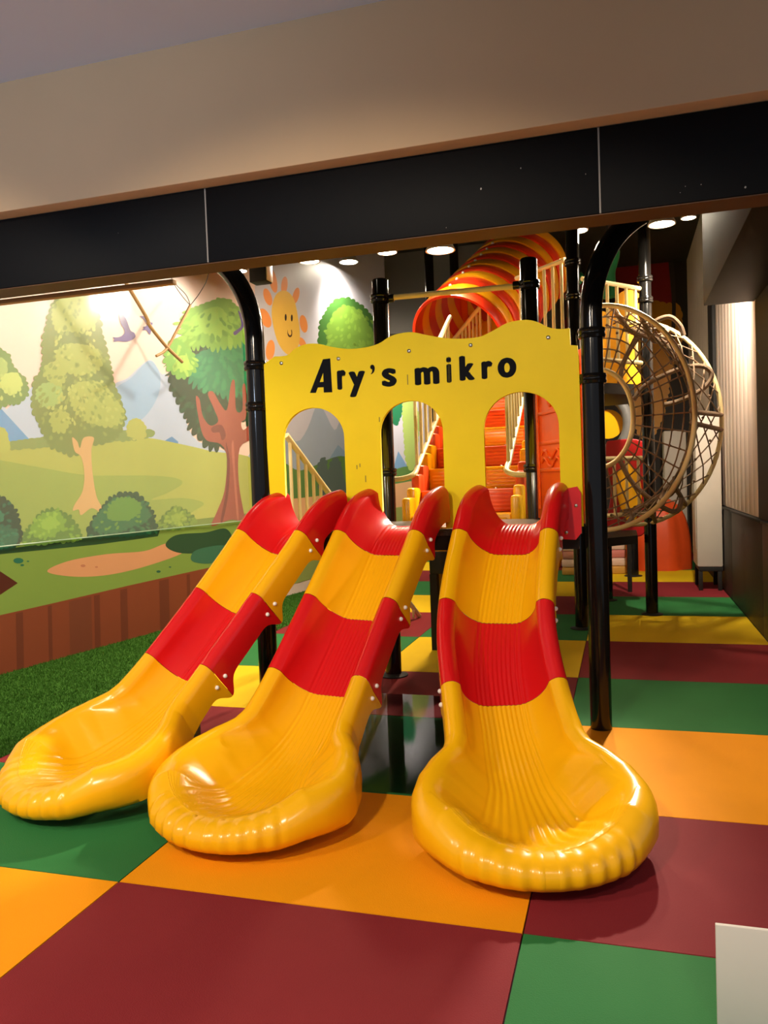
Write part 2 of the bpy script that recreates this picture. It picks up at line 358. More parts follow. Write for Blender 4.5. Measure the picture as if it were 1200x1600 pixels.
# middle pale tree
P('painted_hedge', leafy([(4, 694), (70, 684), (120, 680), (230, 672), (231, 682), (171, 688), (71, 697), (0, 700)], 8, 3, 35), 3.6, C(128, 152, 88))
P('painted_bush', leafy([(200, 676), (202, 660), (214, 655), (224, 664), (226, 682), (205, 684)], 6, 3, 36), 3.8, C(170, 178, 92))
P('painted_tree_crown', leafy([(92, 466), (142, 464), (152, 500), (158, 527), (168, 566), (176, 600), (190, 640), (188, 668), (163, 690), (138, 690), (113, 708), (78, 690), (66, 668), (54, 640), (54, 600), (68, 571), (70, 530), (79, 492)], 9, 6, 37, .4), 5, C(118, 140, 76))
for k, pts in enumerate(([(92, 470), (138, 468), (148, 500), (130, 514), (92, 512), (84, 495)], [(90, 566), (96, 542), (130, 540), (154, 552), (150, 575), (110, 580)], [(110, 612), (126, 598), (158, 600), (176, 622), (190, 642), (182, 660), (145, 660), (120, 640)], [(58, 612), (72, 600), (92, 606), (92, 625), (68, 632)], [(70, 576), (90, 566), (100, 590), (84, 600)], [(82, 648), (96, 640), (106, 655), (98, 672), (84, 668)])):
    P('painted_leaf_cluster', leafy(pts, 7, 5, 40+k, .4), 6, C(160, 176, 92) if k != 3 else C(150, 180, 104))
P('painted_trunk', spl([(112, 684), (120, 690), (124, 700), (130, 684), (146, 684), (142, 704), (144, 740), (150, 775), (158, 792), (156, 800), (142, 794), (126, 805), (122, 796), (113, 798), (116, 788), (128, 768), (131, 740), (126, 714), (116, 705)], 5), 6.4, C(206, 170, 116))
# saturated right tree
P('painted_tree_crown', leafy([(268, 580), (300, 540), (340, 520), (392, 510), (392, 650), (372, 640), (352, 640), (346, 690), (326, 690), (306, 668), (292, 640), (275, 612)], 10, 9, 51, .7), 6, C(30, 62, 40))
P('painted_trunk', spl([(305, 622), (311, 624), (316, 650), (328, 665), (340, 658), (334, 640), (324, 616), (332, 612), (344, 632), (354, 640), (360, 600), (366, 596), (368, 640), (378, 640), (378, 604), (383, 604), (384, 650), (376, 660), (380, 672), (394, 660), (394, 684), (374, 700), (372, 750), (380, 800), (384, 816), (360, 812), (330, 822), (338, 800), (350, 767), (354, 716), (344, 694), (322, 688), (312, 666)], 4), 8, C(150, 76, 62))
P('painted_bark_line', spl([(352, 690), (358, 720), (356, 770), (348, 812), (344, 812), (352, 768), (354, 720)], 4), 8.6, C(112, 50, 44))
P('painted_bark_line', spl([(364, 690), (367, 740), (372, 805), (369, 806), (364, 742), (361, 700)], 4), 8.6, C(178, 104, 86))
P('painted_bark_line', spl([(330, 668), (345, 664), (352, 680), (346, 688), (342, 676), (332, 676)], 4), 8.6, C(112, 50, 44))
P('painted_leaf_cluster', leafy([(296, 570), (330, 545), (392, 540), (392, 600), (350, 605), (320, 600)], 9, 12, 52, .8), 7, C(34, 122, 86))
P('painted_leaf_cluster', leafy([(262, 566), (266, 538), (280, 530), (300, 556), (302, 572), (284, 588)], 8, 7, 53, .4), 7.5, C(112, 168, 70))
P('painted_leaf_cluster', leafy([(288, 530), (290, 490), (306, 482), (330, 472), (352, 468), (376, 490), (380, 525), (352, 535), (325, 532), (306, 535)], 8, 9, 54, .7), 7.6, C(116, 166, 66))
P('painted_leaf_cluster', leafy([(300, 508), (312, 492), (340, 480), (352, 500), (346, 518), (322, 516)], 7, 6, 55, .7), 8.2, C(140, 186, 76))
P('painted_leaf_cluster', leafy([(276, 566), (284, 556), (294, 566), (288, 578)], 6, 4, 56, .5), 8.2, C(160, 198, 84))
# feathered leaves over the crowns
P('painted_leaves', leaves([(92, 470), (142, 468), (152, 505), (168, 566), (176, 600), (188, 640), (182, 664), (140, 682), (84, 682), (66, 664), (56, 640), (58, 600), (72, 571), (74, 530), (82, 492)], 130, 9, 2.6, 201), 7.2, C(136, 158, 82))
P('painted_leaves', leaves([(96, 480), (134, 478), (146, 520), (150, 570), (170, 620), (180, 645), (120, 660), (72, 640), (90, 580), (86, 520)], 90, 8, 2.4, 202), 7.4, C(172, 186, 100))
P('painted_leaves', leaves([(-40, 540), (8, 560), (30, 592), (34, 612), (16, 622), (-40, 630)], 30, 8, 2.4, 203), 7.2, C(176, 198, 112))
P('painted_leaves', leaves([(268, 580), (300, 545), (392, 530), (392, 640), (352, 640), (346, 676), (326, 676), (306, 660), (278, 612)], 70, 15, 3.6, 204), 6.5, C(36, 84, 54))
P('painted_leaves', leaves([(296, 570), (330, 545), (392, 540), (392, 600), (350, 605), (320, 600)], 46, 17, 3.8, 205), 7.3, C(44, 138, 92))
P('painted_leaves', leaves([(288, 528), (292, 490), (330, 474), (352, 470), (376, 490), (380, 525), (352, 532), (306, 532)], 46, 15, 3.6, 206), 8.4, C(134, 184, 76))
P('painted_leaves', leaves([(264, 566), (268, 540), (280, 534), (300, 558), (300, 572), (284, 584)], 18, 11, 3, 207), 8.4, C(150, 194, 84))
P('painted_leaves', leaves([(290, 530), (300, 500), (340, 480), (372, 495), (372, 522), (330, 530)], 20, 12, 3, 208), 8.5, C(96, 148, 58))
P('painted_leaves', leaves([(506, 545), (508, 512), (530, 474), (548, 474), (575, 495), (600, 530), (600, 560), (540, 560)], 70, 9, 2.6, 209), 4.0, C(118, 156, 62))
# bushes in front
def bush(pts, c1, c2, c3, sd, inner):
    P('painted_bush', leafy(pts, 8, 6, sd, -.2), 6.8, C(*c1))
    P('painted_leaf_cluster', leafy(inner[0], 7, 5, sd+1, -.1), 7.4, C(*c2))
    P('painted_leaf_cluster', leafy(inner[1], 6, 4, sd+2, -.1), 8, C(*c3))
    P('painted_leaves', leaves(pts, 34, 8, 2.6, sd+300, True), 7.2, C(*c2))
    P('painted_leaves', leaves(inner[0], 22, 7, 2.4, sd+400, True), 8.2, C(*c3))
bush([(-60, 790), (-10, 778), (10, 785), (22, 806), (26, 850), (-60, 860)], (24, 66, 48), (32, 102, 76), (40, 120, 90), 61, ([(-60, 830), (10, 826), (20, 850), (-60, 858)], [(-50, 800), (-10, 796), (2, 812), (-40, 820)]))
bush([(36, 848), (48, 828), (62, 808), (86, 799), (106, 810), (120, 830), (122, 842), (80, 846)], (92, 132, 58), (120, 164, 62), (140, 182, 70), 64, ([(50, 826), (64, 808), (86, 802), (98, 816), (84, 832), (60, 838)], [(66, 816), (84, 810), (86, 822), (70, 826)]))
bush([(142, 836), (150, 812), (164, 790), (186, 776), (204, 772), (224, 786), (236, 806), (240, 824), (236, 832)], (26, 76, 54), (40, 108, 70), (92, 144, 60), 67, ([(148, 826), (162, 796), (190, 780), (222, 792), (228, 812), (200, 822), (180, 830)], [(168, 806), (178, 786), (202, 780), (218, 792), (206, 808), (184, 812)]))
bush([(250, 822), (258, 806), (276, 796), (292, 804), (300, 818), (276, 824)], (92, 126, 58), (118, 152, 62), (140, 170, 70), 70, ([(258, 812), (276, 800), (288, 808), (278, 818)], [(268, 810), (278, 804), (280, 812)]))
# birds
BIRD = C(84, 68, 138)
P('painted_bird', spl([(185, 491), (190, 490), (197, 500), (203, 516), (209, 520), (211, 526), (206, 531), (196, 534), (184, 533), (177, 534), (178, 530), (176, 527), (184, 527), (192, 523), (194, 516), (188, 505)], 4), 6, BIRD)
P('painted_bird', spl([(218, 494), (226, 495), (234, 503), (238, 505), (236, 511), (234, 523), (228, 516), (222, 516), (225, 512), (222, 511), (229, 509), (226, 501)], 4), 6, BIRD)
P('painted_bird', spl([(371, 486), (376, 490), (380, 500), (379, 512), (372, 520), (366, 524), (364, 519), (374, 512), (376, 504)], 4), 8.8, BIRD)
# sun with rays
for k, (cx, cy, rx, ry, a) in enumerate(((426, 438, 6, 20, -12), (444, 446, 5, 14, 5), (462, 462, 5, 13, 14), (418, 464, 6, 14, -18), (414, 497, 8, 16, -24), (422, 547, 7, 16, 6), (474, 506, 6, 14, -10), (472, 536, 5, 10, -30))):
    t = math.radians(a); P('painted_sun_ray', [(cx+rx*math.cos(u)*math.cos(t)-ry*math.sin(u)*math.sin(t), cy+rx*math.cos(u)*math.sin(t)+ry*math.sin(u)*math.cos(t)) for u in [i*math.pi/10 for i in range(20)]], 2.5, C(232, 150, 84))
P('painted_sun', spl([(424, 490), (430, 462), (444, 454), (458, 466), (466, 500), (468, 530), (460, 552), (446, 552), (432, 530)], 6), 3, C(226, 186, 84))
for cx in (446, 455.5): P('painted_eye', [(cx+1.6*math.cos(u), 496+5.5*math.sin(u)+(cx-446)*.1) for u in [i*math.pi/6 for i in range(12)]], 3.6, C(50, 36, 30))
P('painted_smile', spl([(449, 515), (450, 521), (453, 524), (455, 521), (454.5, 515), (456, 518), (455.5, 525), (452, 527), (449, 523)], 4), 3.6, C(60, 36, 30))
# round tree near the far lamp
P('painted_tree_crown', leafy([(500, 545), (502, 510), (512, 485), (530, 468), (548, 470), (570, 486), (600, 520), (610, 560), (560, 575), (515, 560)], 8, 5, 81, .2), 3, C(60, 104, 46))
P('painted_leaf_cluster', leafy([(514, 530), (520, 496), (536, 480), (556, 486), (580, 520), (590, 550), (540, 555)], 8, 5, 82, .2), 3.6, C(104, 142, 56))
# clear protective film hung in front of the mural
bm = B(); a0, a1 = onW(-60, 868, .03), onW(388, 805, .03)
a0.z = a1.z = .99
nseg = 40; ringl = []
for i in range(nseg+1):
    t = i/nseg; p = a0.lerp(a1, t)+WNN*(.006*math.sin(t*17)+.004*math.sin(t*41)); ringl.append((bm.verts.new(p), bm.verts.new((p.x, p.y, 4.3))))
for (a, b), (c, d) in zip(ringl, ringl[1:]): bm.faces.new((a, c, d, b))
film = obj('protective_film', bm, None)
fm = bpy.data.materials.new('clear_film'); fm.use_nodes = True; nt = fm.node_tree; nt.nodes.clear()
out = nt.nodes.new('ShaderNodeOutputMaterial'); tr = nt.nodes.new('ShaderNodeBsdfTransparent'); df = nt.nodes.new('ShaderNodeBsdfDiffuse'); gl = nt.nodes.new('ShaderNodeBsdfGlossy')
tl = nt.nodes.new('ShaderNodeTexNoise'); tl.inputs['Scale'].default_value = 1.3
m1 = nt.nodes.new('ShaderNodeMixShader'); m2 = nt.nodes.new('ShaderNodeMixShader'); fr = nt.nodes.new('ShaderNodeFresnel'); fr.inputs[0].default_value = 1.25
mr = nt.nodes.new('ShaderNodeMapRange'); mr.inputs['To Min'].default_value = .05; mr.inputs['To Max'].default_value = .13
nt.links.new(tl.outputs['Fac'], mr.inputs['Value']); nt.links.new(mr.outputs['Result'], m1.inputs[0])
df.inputs[0].default_value = (.9, .86, .74, 1); gl.inputs['Roughness'].default_value = .2
nt.links.new(tr.outputs[0], m1.inputs[1]); nt.links.new(df.outputs[0], m1.inputs[2]); m2.inputs[0].default_value = .05; nt.links.new(m1.outputs[0], m2.inputs[1]); nt.links.new(gl.outputs[0], m2.inputs[2]); nt.links.new(m2.outputs[0], out.inputs[0])
film.data.materials.append(fm)
bm = B(); tube(bm, [a.co.copy() for a in []] or [a0.lerp(a1, i/40)+WNN*(.006*math.sin(i/40*17)+.004*math.sin(i/40*41)) for i in range(41)], .006, 6); obj('hem_highlight', bm, mat('film_edge_highlight', srgb(170, 200, 170), .25, alpha=.55), film)  # pale strip along the hem, its colour stands in for the film's edge highlight
tag(film, 'clear hazy plastic film hung over the upper mural', 'film')

# ------------------------------------------------------------------ slides
def make_slide(label, ctr, HE, seed):
    """ctr: list of (h, X) with h the distance in -Y from the deck edge (Y=4.42)"""
    hz = [(-.04, 1.128), (.04, 1.126), (.11, 1.10), (.18, 1.04), (.26, .955), (.5, .715), (.72, .50), (.9, .335), (1.05, .22), (1.2, .145), (1.36, .105), (1.55, .088), (1.72, .092), (1.86, .105)]
    hx, hzv = np.array([a for a, b in hz]), np.array([b for a, b in hz])
    cx, cv = np.array([a for a, b in ctr]), np.array([b for a, b in ctr])
    hh = np.linspace(-.02, 1.86, 400)
    def sm(y, k):
        for _ in range(k):
            y = np.concatenate([[y[0]], (y[:-2]+2*y[1:-1]+y[2:])/4, [y[-1]]])
        return y
    Z = sm(np.interp(hh, hx, hzv), 260); X = sm(np.interp(hh, cx, cv), 2200)
    k = hh <= HE; hh, X, Z = hh[k], X[k], Z[k]
    Pc = np.stack([X, 4.42-hh, Z], 1)
    sl = np.concatenate([[0], np.cumsum(np.linalg.norm(np.diff(Pc, axis=0), axis=1))]); S = sl[-1]
    def frame(s):
        p = np.stack([np.interp(s, sl, Pc[:, k]) for k in range(3)], -1)
        e = .02; q1 = np.stack([np.interp(np.minimum(s+e, S), sl, Pc[:, k]) for k in range(3)], -1); q0 = np.stack([np.interp(np.maximum(s-e, 0), sl, Pc[:, k]) for k in range(3)], -1)
        T = q1-q0; T /= np.linalg.norm(T, axis=-1, keepdims=True)
        Sd = np.stack([-T[..., 1], T[..., 0], 0*T[..., 0]], -1); Sd /= np.linalg.norm(Sd, axis=-1, keepdims=True)  # points to image right (+X)
        N = np.cross(Sd, -T); N *= np.sign(N[..., 2:3]); return p, T, Sd, N
    BL = .36; s0 = S-BL; WB = .385
    def Wd(s):
        base = np.interp(s, [0, .12, .35, S*.5, s0-.55, s0-.38, s0-.30, s0-.2, s0-.1, s0], [.226, .232, .232, .232, .236, .242, .262, .325, .365, .380])
        t = np.clip((s-s0)/BL, 0, 1); return np.where(s > s0, .380*np.sqrt(np.maximum(0, 1-t*t)), base)
    def Hc(s): return np.interp(s, [0, .1, .3, S*.5, s0-.6, s0-.35, s0-.1, s0+.2, S], [.225, .225, .21, .20, .195, .185, .18, .15, .055])
    def DW(s): return np.interp(s, [0, .3, s0-.5, s0, S], [.165, .17, .175, .21, .17])
    def SK(s): return np.interp(s, [0, .3, s0-.5, s0-.1, s0+.2, S], [.20, .16, .16, .19, .18, .115])
    joints = [.30, .735, 1.19]
    FW = lambda s: np.interp(s, [0, s0-.55, s0-.2, s0+.1, S], [.115, .115, .14, .22, .30])
    # outline polyline (for distances)
    so = np.concatenate([np.linspace(0, s0, 160), s0+BL*np.sin(np.linspace(0, math.pi/2, 60))[1:]])
    wo = Wd(so); OL = np.concatenate([np.stack([wo, so], 1), np.stack([-wo, so], 1)]); OS = np.concatenate([so, so])
    root = thing('playground_slide', label, 'slide', (float(ctr[-1][1]), 4.42-1.6, 0), 'three striped plastic slides')
    off = Vector(root.location)
    def build(nm, sa, sb, m, last):
        if last: ss = np.concatenate([np.linspace(sa, s0, int((s0-sa)/.011)), s0+BL*np.sin(np.linspace(0, math.pi/2, 64))[1:-1], [S-.0004]])
        else: ss = np.linspace(sa, sb, max(8, int((sb-sa)/.012)))
        uu = np.concatenate([-1+.38*np.linspace(0, 1, 30)[:-1]**1.5, np.linspace(-.62, .62, 120)[:-1], 1-.38*np.linspace(1, 0, 30)**1.5])
        nu = len(uu); SS, UU = np.meshgrid(ss, uu, indexing='ij'); XX = UU*Wd(SS)
        pts = np.stack([XX.ravel(), SS.ravel()], 1)
        d = np.empty(len(pts)); idx = np.empty(len(pts), int)
        for a in range(0, len(pts), 4000):
            D = ((pts[a:a+4000, None, :]-OL[None])**2).sum(2); idx[a:a+4000] = D.argmin(1); d[a:a+4000] = np.sqrt(D.min(1))
        d = d.reshape(SS.shape); d[:, 0] = 0; d[:, -1] = 0
        so_ = OS[idx].reshape(SS.shape)
        rc = np.interp(SS, [0, .15, .4], [.058, .05, .042]); dw = DW(so_); Hh = Hc(so_); t = np.clip((dw-d)/(dw-rc), 0, 1)
        prof = np.where(d < rc, 1-.030/Hh*(d/rc)**2, (1-.030/Hh)*(1-(1-np.clip(t, 0, 1)**1.9)**(1/1.75)))
        bl = np.clip((SS-(s0-.42))/.36, 0, 1); bl = bl*bl*(3-2*bl); t2 = np.clip(d/np.interp(SS, [s0-.42, s0-.1, S], [.20, .27, .25]), 0, 1)
        prof = prof*(1-bl)+bl*(1-t2)**2*(1+2*t2)
        nn = Hc(so_)*prof
        gcoord = XX/FW(SS)
        band = np.clip((1-np.abs(gcoord))*12, 0, 1)*np.clip((SS-.02)/.05, 0, 1)
        amp = np.interp(SS, [0, s0-.3, s0+.2, S], [.0042, .0042, .007, .009])
        nn = nn-amp*(.5-.5*np.cos(math.pi*11*(gcoord+1)))*band*np.clip((1-prof)*1.4, .25, 1)
        p, T, Sd, N = frame(SS)
        V = p+Sd*XX[..., None]+N*nn[..., None]
        nr = len(ss); verts = V.reshape(-1, 3); faces = []
        I = np.arange(nr*nu).reshape(nr, nu)
        f = np.stack([I[:-1, :-1], I[1:, :-1], I[1:, 1:], I[:-1, 1:]], -1).reshape(-1, 4); faces = [tuple(x) for x in f[:, ::-1]]
        # outer roll + skirt, swept along the outline
        left = [(i, 0) for i in range(nr)]; right = [(i, nu-1) for i in range(nr)]
        path = [left+right[::-1]] if last else [left, right]
        allv = [verts]; base = len(verts)
        for pa in path:
            ii = np.array([a for a, b in pa]); jj = np.array([b for a, b in pa]); sv = ss[ii]; xv = XX[ii, jj]
            side = np.where(jj == 0, -1., 1.)
            dW = np.gradient(Wd(ss), ss)[ii] if not last else np.where(sv > s0, 0, np.gradient(np.interp(ss, ss, Wd(ss)), ss)[ii])
            th = np.where(sv > s0, np.arcsin(np.clip((sv-s0)/BL, 0, 1)), -np.arctan(dW))
            if last: th = np.where(sv > s0, th, -np.arctan(np.clip(dW, -1, 1)))
            ox, os_ = side*np.cos(th), np.sin(th)
            p, T, Sd, N = frame(sv); O = Sd*ox[:, None]+T*os_[:, None]
            crest = V[ii, jj]
            gb = xv/FW(sv); front = np.clip((sv-s0-.05)/.12, 0, 1)
            bumpv = front*np.clip((1-np.abs(gb))*8, 0, 1)*.006*np.cos(math.pi*11*(gb+1))
            flg = sum(np.exp(-((sv-j)/.05)**2) for j in joints)
            ro = np.interp(sv, [0, s0-.5, s0-.1, s0+.15, S], [.045, .044, .055, .08, .085])
            sk = SK(sv)+.075*flg*(1-front)
            rings = []
            rn = np.minimum(ro*1.1, sk*.5)
            for k in range(1, 7):
                a = k/6*math.pi/2; rings.append((ro*np.sin(a)+bumpv*math.sin(a), -rn*(1-np.cos(a))))
            rings.append((ro*.99-.004*flg+bumpv, -(rn+(sk-rn)*.4)))
            rings.append((ro*(.96-.2*front)+bumpv*.6, -(rn+(sk-rn)*.8)))
            rings.append((ro*(.90-.5*front), -sk))
            rings.append((ro*.0-.01, -sk*1.0))
            prev = I[ii, jj]
            for o_, n_ in rings:
                nv = crest+O*o_[:, None]+N*n_[:, None]; nv[:, 2] = np.maximum(nv[:, 2], .006)
                cur = base+np.arange(len(nv)); base += len(nv); allv.append(nv)
                for k in range(len(nv)-1): faces.append((prev[k], cur[k], cur[k+1], prev[k+1]))
                prev = cur
        verts = np.concatenate(allv)-np.array(off)
        me = bpy.data.meshes.new(nm); me.from_pydata(verts.tolist(), [], [tuple(int(q) for q in f) for f in faces]); me.update()
        bm = B(); bm.from_mesh(me); bmesh.ops.remove_doubles(bm, verts=bm.verts, dist=.0003); bmesh.ops.recalc_face_normals(bm, faces=bm.faces); bpy.data.meshes.remove(me)
        return obj(nm, bm, m, root, 70)
    e = .0012
    secs = [build('top_hood', 0, joints[0]-e, M_SLR, False), build('chute_section', joints[0]+e, joints[1]-e, M_SLY, False), build('chute_section', joints[1]+e, joints[2]-e, M_SLR, False), build('exit_section', joints[2]+e, S, M_SLY, True)]
    secs[0]['label'] = 'red top hood'; secs[3]['label'] = 'flared yellow exit scoop'
    for j in joints:
        for ds in (-.035, .035):
            for sd in (-1, 1):
                s = np.array(j+ds); p, T, Sd, N = frame(s); c = p+Sd*sd*(float(Wd(s))+.044)+N*(float(Hc(s))-.125)
                bm = B(); bmesh.ops.create_uvsphere(bm, u_segments=10, v_segments=6, radius=.011); o = obj('bolt_cap', bm, M_WHITE, secs[joints.index(j)+(1 if ds > 0 else 0)]); o.location = Vector(c.tolist())-off
    # support leg under the lower joint
    s = np.array(joints[2]); p, T, Sd, N = frame(s)
    bm = B(); q = Vector(p.tolist())-off; tube(bm, [(q.x, q.y, .012), (q.x, q.y, q.z-.03)], .02, 10); box(bm, q.x-.06, q.x+.06, q.y-.06, q.y+.06, 0, .012, .003)
    obj('support_leg', bm, M_STEEL, root)
    return root, frame, Wd, Hc, off
sl1 = make_slide('leftmost red and yellow striped slide beside the turf', [(-.04, -1.76), (.3, -1.88), (.75, -2.08), (1.3, -2.33), (1.86, -2.60)], 1.63, 1)
sl2 = make_slide('middle red and yellow striped slide, running straight down to the orange tile', [(-.04, -1.19), (.3, -1.255), (.75, -1.36), (1.3, -1.46), (1.86, -1.53)], 1.79, 2)
sl3 = make_slide('rightmost red and yellow striped slide, curving towards the right at its foot', [(-.04, -.545), (.3, -.59), (.7, -.61), (.95, -.52), (1.3, -.40), (1.86, -.25)], 1.80, 3)
# mounting plate on the right side of the third slide
bm = B(); pl = [onY(872, 766, 4.40), onY(902, 760, 4.40), onY(908, 770, 4.40), onY(909, 832, 4.40), onY(900, 843, 4.40), onY(868, 842, 4.40)]
f0 = [bm.verts.new(Vector((p.x, 4.385, p.z))-sl3[4]) for p in pl]; f1 = [bm.verts.new(Vector((p.x, 4.415, p.z))-sl3[4]) for p in pl]
bm.faces.new(f0[::-1]); bm.faces.new(f1)
for i in range(6): bm.faces.new((f0[i], f0[(i+1) % 6], f1[(i+1) % 6], f1[i]))
bmesh.ops.recalc_face_normals(bm, faces=bm.faces)
mplate = obj('mounting_plate', bm, M_SLR, sl3[0], 30)
for px, py in ((900, 790), (885, 832)):
    p = onY(px, py, 4.383); bm = B(); lathe(bm, [(.009, 0), (.009, .004), (.004, .007)], 10, Matrix.Translation(p-sl3[4]) @ Matrix.Rotation(math.pi/2, 4, 'X')); obj('bolt', bm, M_STEEL, mplate)

# ------------------------------------------------------------------ sign board
YS_ = 4.455
def sx(px, py): p = onY(px, py, YS_); return (p.x, p.z)
top = [(414, 570), (421, 561), (430, 558), (450, 556), (462, 546), (478, 539), (497, 538), (520, 543), (545, 546), (570, 544), (592, 538), (610, 527), (625, 522), (645, 520), (665, 524), (695, 529), (722, 530), (750, 527), (772, 517), (790, 507), (808, 502), (826, 501), (842, 505), (856, 512), (872, 515), (890, 514), (891, 540), (902, 541), (904, 560), (908, 690), (912, 838)]
tp = [sx(*p) for p in top]
deckz = 1.11
outline = tp[:1] + [(p.x, p.y) for p in smoothpts([(a, b, 0) for a, b in tp[2:26]], 4)] + tp[26:]
outline[-1] = (outline[-1][0], deckz)
outline += [(sx(424, 760)[0], deckz), (sx(419, 700)[0], sx(419, 700)[1])]
def arch(xl, xr, yt, ysp):
    a = sx(xl, 700)[0]; b = sx(xr, 700)[0]; zt = sx((xl+xr)/2, yt)[1]; cx, r = (a+b)/2, (b-a)/2; zs = zt-r*.95
    pts = [(a, deckz+.004), (a, zs)]
    pts += [(cx-r*math.cos(t), zs+r*.95*math.sin(t)) for t in [math.pi*i/24 for i in range(1, 24)]]
    return pts+[(b, zs), (b, deckz+.004)]
holes = [arch(444, 540, 637, 0), arch(595, 694, 626, 0), arch(757, 875, 612, 0)]
me = flat_to_xz(curve_mesh([outline]+holes, .011, .002), 0)
sign = thing('sign_board', 'yellow wavy-topped sign board with three arches reading Ary\'s mikro', 'sign', (-1.12, YS_, deckz))
def setsign(o): o.parent = sign; o.location = Vector((0, YS_, 0))-sign.location; return o
pb = setsign(link('board', me, M_SIGN))
glyph = [('A', 228, 300, 495, 608, .52), ('r', 318, 346, 533, 598, 0), ('y', 357, 411, 537, 622, 0), ('\u2019', 428, 443, 515, 547, 0), ('s', 467, 515, 527, 588, 0), ('m', 577, 658, 523, 581, 0), ('i', 683, 698, 489, 575, 0), ('k', 726, 776, 485, 567, 0), ('r', 800, 836, 503, 562, 0), ('o', 854, 915, 492, 558, 0)]
conv = lambda a, b: sx(380+a/2.143, 330+b/2.143)
me = flat_to_xz(curve_mesh([[conv(*q) for q in ((227, 609), (270, 497), (294, 494), (301, 607), (273, 608), (272, 590), (253, 591), (246, 609))], [conv(*q) for q in ((259, 573), (271, 541), (272, 572))]], .0012, 0), 0)
for v in me.vertices: v.co.y -= .0145
setsign(link('letter', me, M_INK))
for ch, x0, x1, y0, y1, sh in glyph[1:]:
    cu = bpy.data.curves.new('t', 'FONT'); cu.body = ch; cu.size = 1; cu.extrude = 0; cu.offset = 0
    o = bpy.data.objects.new('t', cu); COL.objects.link(o); bpy.context.view_layer.update()
    me = bpy.data.meshes.new_from_object(o.evaluated_get(bpy.context.evaluated_depsgraph_get())); bpy.data.objects.remove(o)
    co = np.array([v.co[:] for v in me.vertices]); mn, mx = co.min(0), co.max(0)
    conv = lambda a, b: sx(380+a/2.143, 330+b/2.143)
    xm = (x0+x1)/2; ym = (y0+y1)/2
    X0, X1 = conv(x0, ym)[0], conv(x1, ym)[0]; Z1, Z0 = conv(xm, y0)[1], conv(xm, y1)[1]
    if ch != '\u2019': X0 += .009; X1 -= .009; Z0 += .005; Z1 -= .005
    for v, c in zip(me.vertices, co):
        u = (c[0]-mn[0])/(mx[0]-mn[0]); q = (c[1]-mn[1])/(mx[1]-mn[1])
        if sh: u = u*(1-sh)+sh*q*1.0 if True else u
        v.co = (X0+(X1-X0)*u, -.0145, Z0+(Z1-Z0)*q)
    me.update()
    bm = B(); bw = .0 if ch == '\u2019' else (.014 if ch == 'A' else .0105)
    for k in range(9):   # thicken the strokes
        dxx, dzz = (0, 0) if k == 8 else (bw*math.cos(k*math.pi/4), .55*bw*math.sin(k*math.pi/4))
        n0 = len(bm.verts); bm.from_mesh(me); bm.verts.ensure_lookup_table()
        for v in bm.verts[n0:]: v.co.x += dxx; v.co.z += dzz; v.co.y -= k*.00004
    ret = bmesh.ops.extrude_face_region(bm, geom=bm.faces[:])
    for v in ret['geom']:
        if isinstance(v, bmesh.types.BMVert): v.co.y += .002
    bmesh.ops.recalc_face_normals(bm, faces=bm.faces)
    setsign(obj('letter', bm, M_INK, None, 30))
for px, py in ((441, 568), (530, 561), (640, 549), (736, 540), (857, 528)):
    p = onY(px, py, YS_); bm = B()
    lathe(bm, [(.011, 0), (.011, .003), (.007, .006)], 14, Matrix.Translation((p.x, -.0132, p.z)) @ Matrix.Rotation(math.pi/2, 4, 'X')); obj('bolt', bm, M_STEEL, pb)
for x0, y0, h in ((552, 548, 34), (760, 540, 10), (383, 850, 14), (393, 845, 12), (412, 885, 22), (458, 690, 16)):
    a = sx(380+x0/2.143, 330+y0/2.143); b = sx(380+x0/2.143, 330+(y0+h)/2.143)
    bm = B(); box(bm, a[0]-.003, a[0]+.003, -.0142, -.0131, b[1], a[1]); obj('scuff_mark', bm, mat('scuff', srgb(150, 130, 20), .6), pb, 0)

# ------------------------------------------------------------------ posts
def clamp(x, y, z, r, parent, name='clamp_ring'):
    bm = B(); prof = [(r+.002, -.028), (r+.012, -.026), (r+.016, -.012), (r+.012, -.004), (r+.012, .004), (r+.016, .012), (r+.012, .026), (r+.002, .028)]
    lathe(bm, prof, 20, Matrix.Translation((x, y, z))); o = obj(name, bm, M_BLACK, parent); return o
def post(label, x, y, h, r=.057, clamps=(), name='support_post', bend=None, group=None, base=True):
    t = thing(name, label, 'post', (x, y, 0), group)
    bm = B()
    if bend:
        pts = [(0, 0, 0)] + [(0, 0, h*k/6) for k in range(1, 7)]
        R = .62
        for k in range(1, 13):
            a = math.radians(5.2*k); pts.append((bend[0]*R*(1-math.cos(a)), bend[1]*R*(1-math.cos(a)), h+R*math.sin(a)))
        tube(bm, pts, r, 22)
    else: lathe(bm, [(r, 0), (r, h-.012), (r-.008, h-.002), (r-.02, h)], 22)
    obj('shaft', bm, M_BLACK, t, 50)
    if base:
        bm = B(); lathe(bm, [(r+.045, .0), (r+.045, .008), (r+.012, .014), (r+.002, .02)], 24); obj('base_plate', bm, M_BLACKM, t)
    for z in clamps: clamp(0, 0, z, r, t)
    return t
zc = lambda px, py, y: onY(px, py, y).z
pL = post('black post with bent top at the left edge of the yellow sign', -2.122, 4.47, 2.28, .058, (zc(398, 572, 4.47), zc(401, 636, 4.47)), 'arched_post', (-.95, .15), None, False)
pR = post('black post with bent top at the right edge of the yellow sign', -.145, 4.47, 2.24, .058, (zc(925, 521, 4.47), zc(928, 592, 4.47)), 'arched_post', (.80, .55), None, False)
post('black post behind the sign, left end of the cream rail', -1.60, 5.43, 2.80, .057, (2.665, 1.45), group='posts behind the sign')
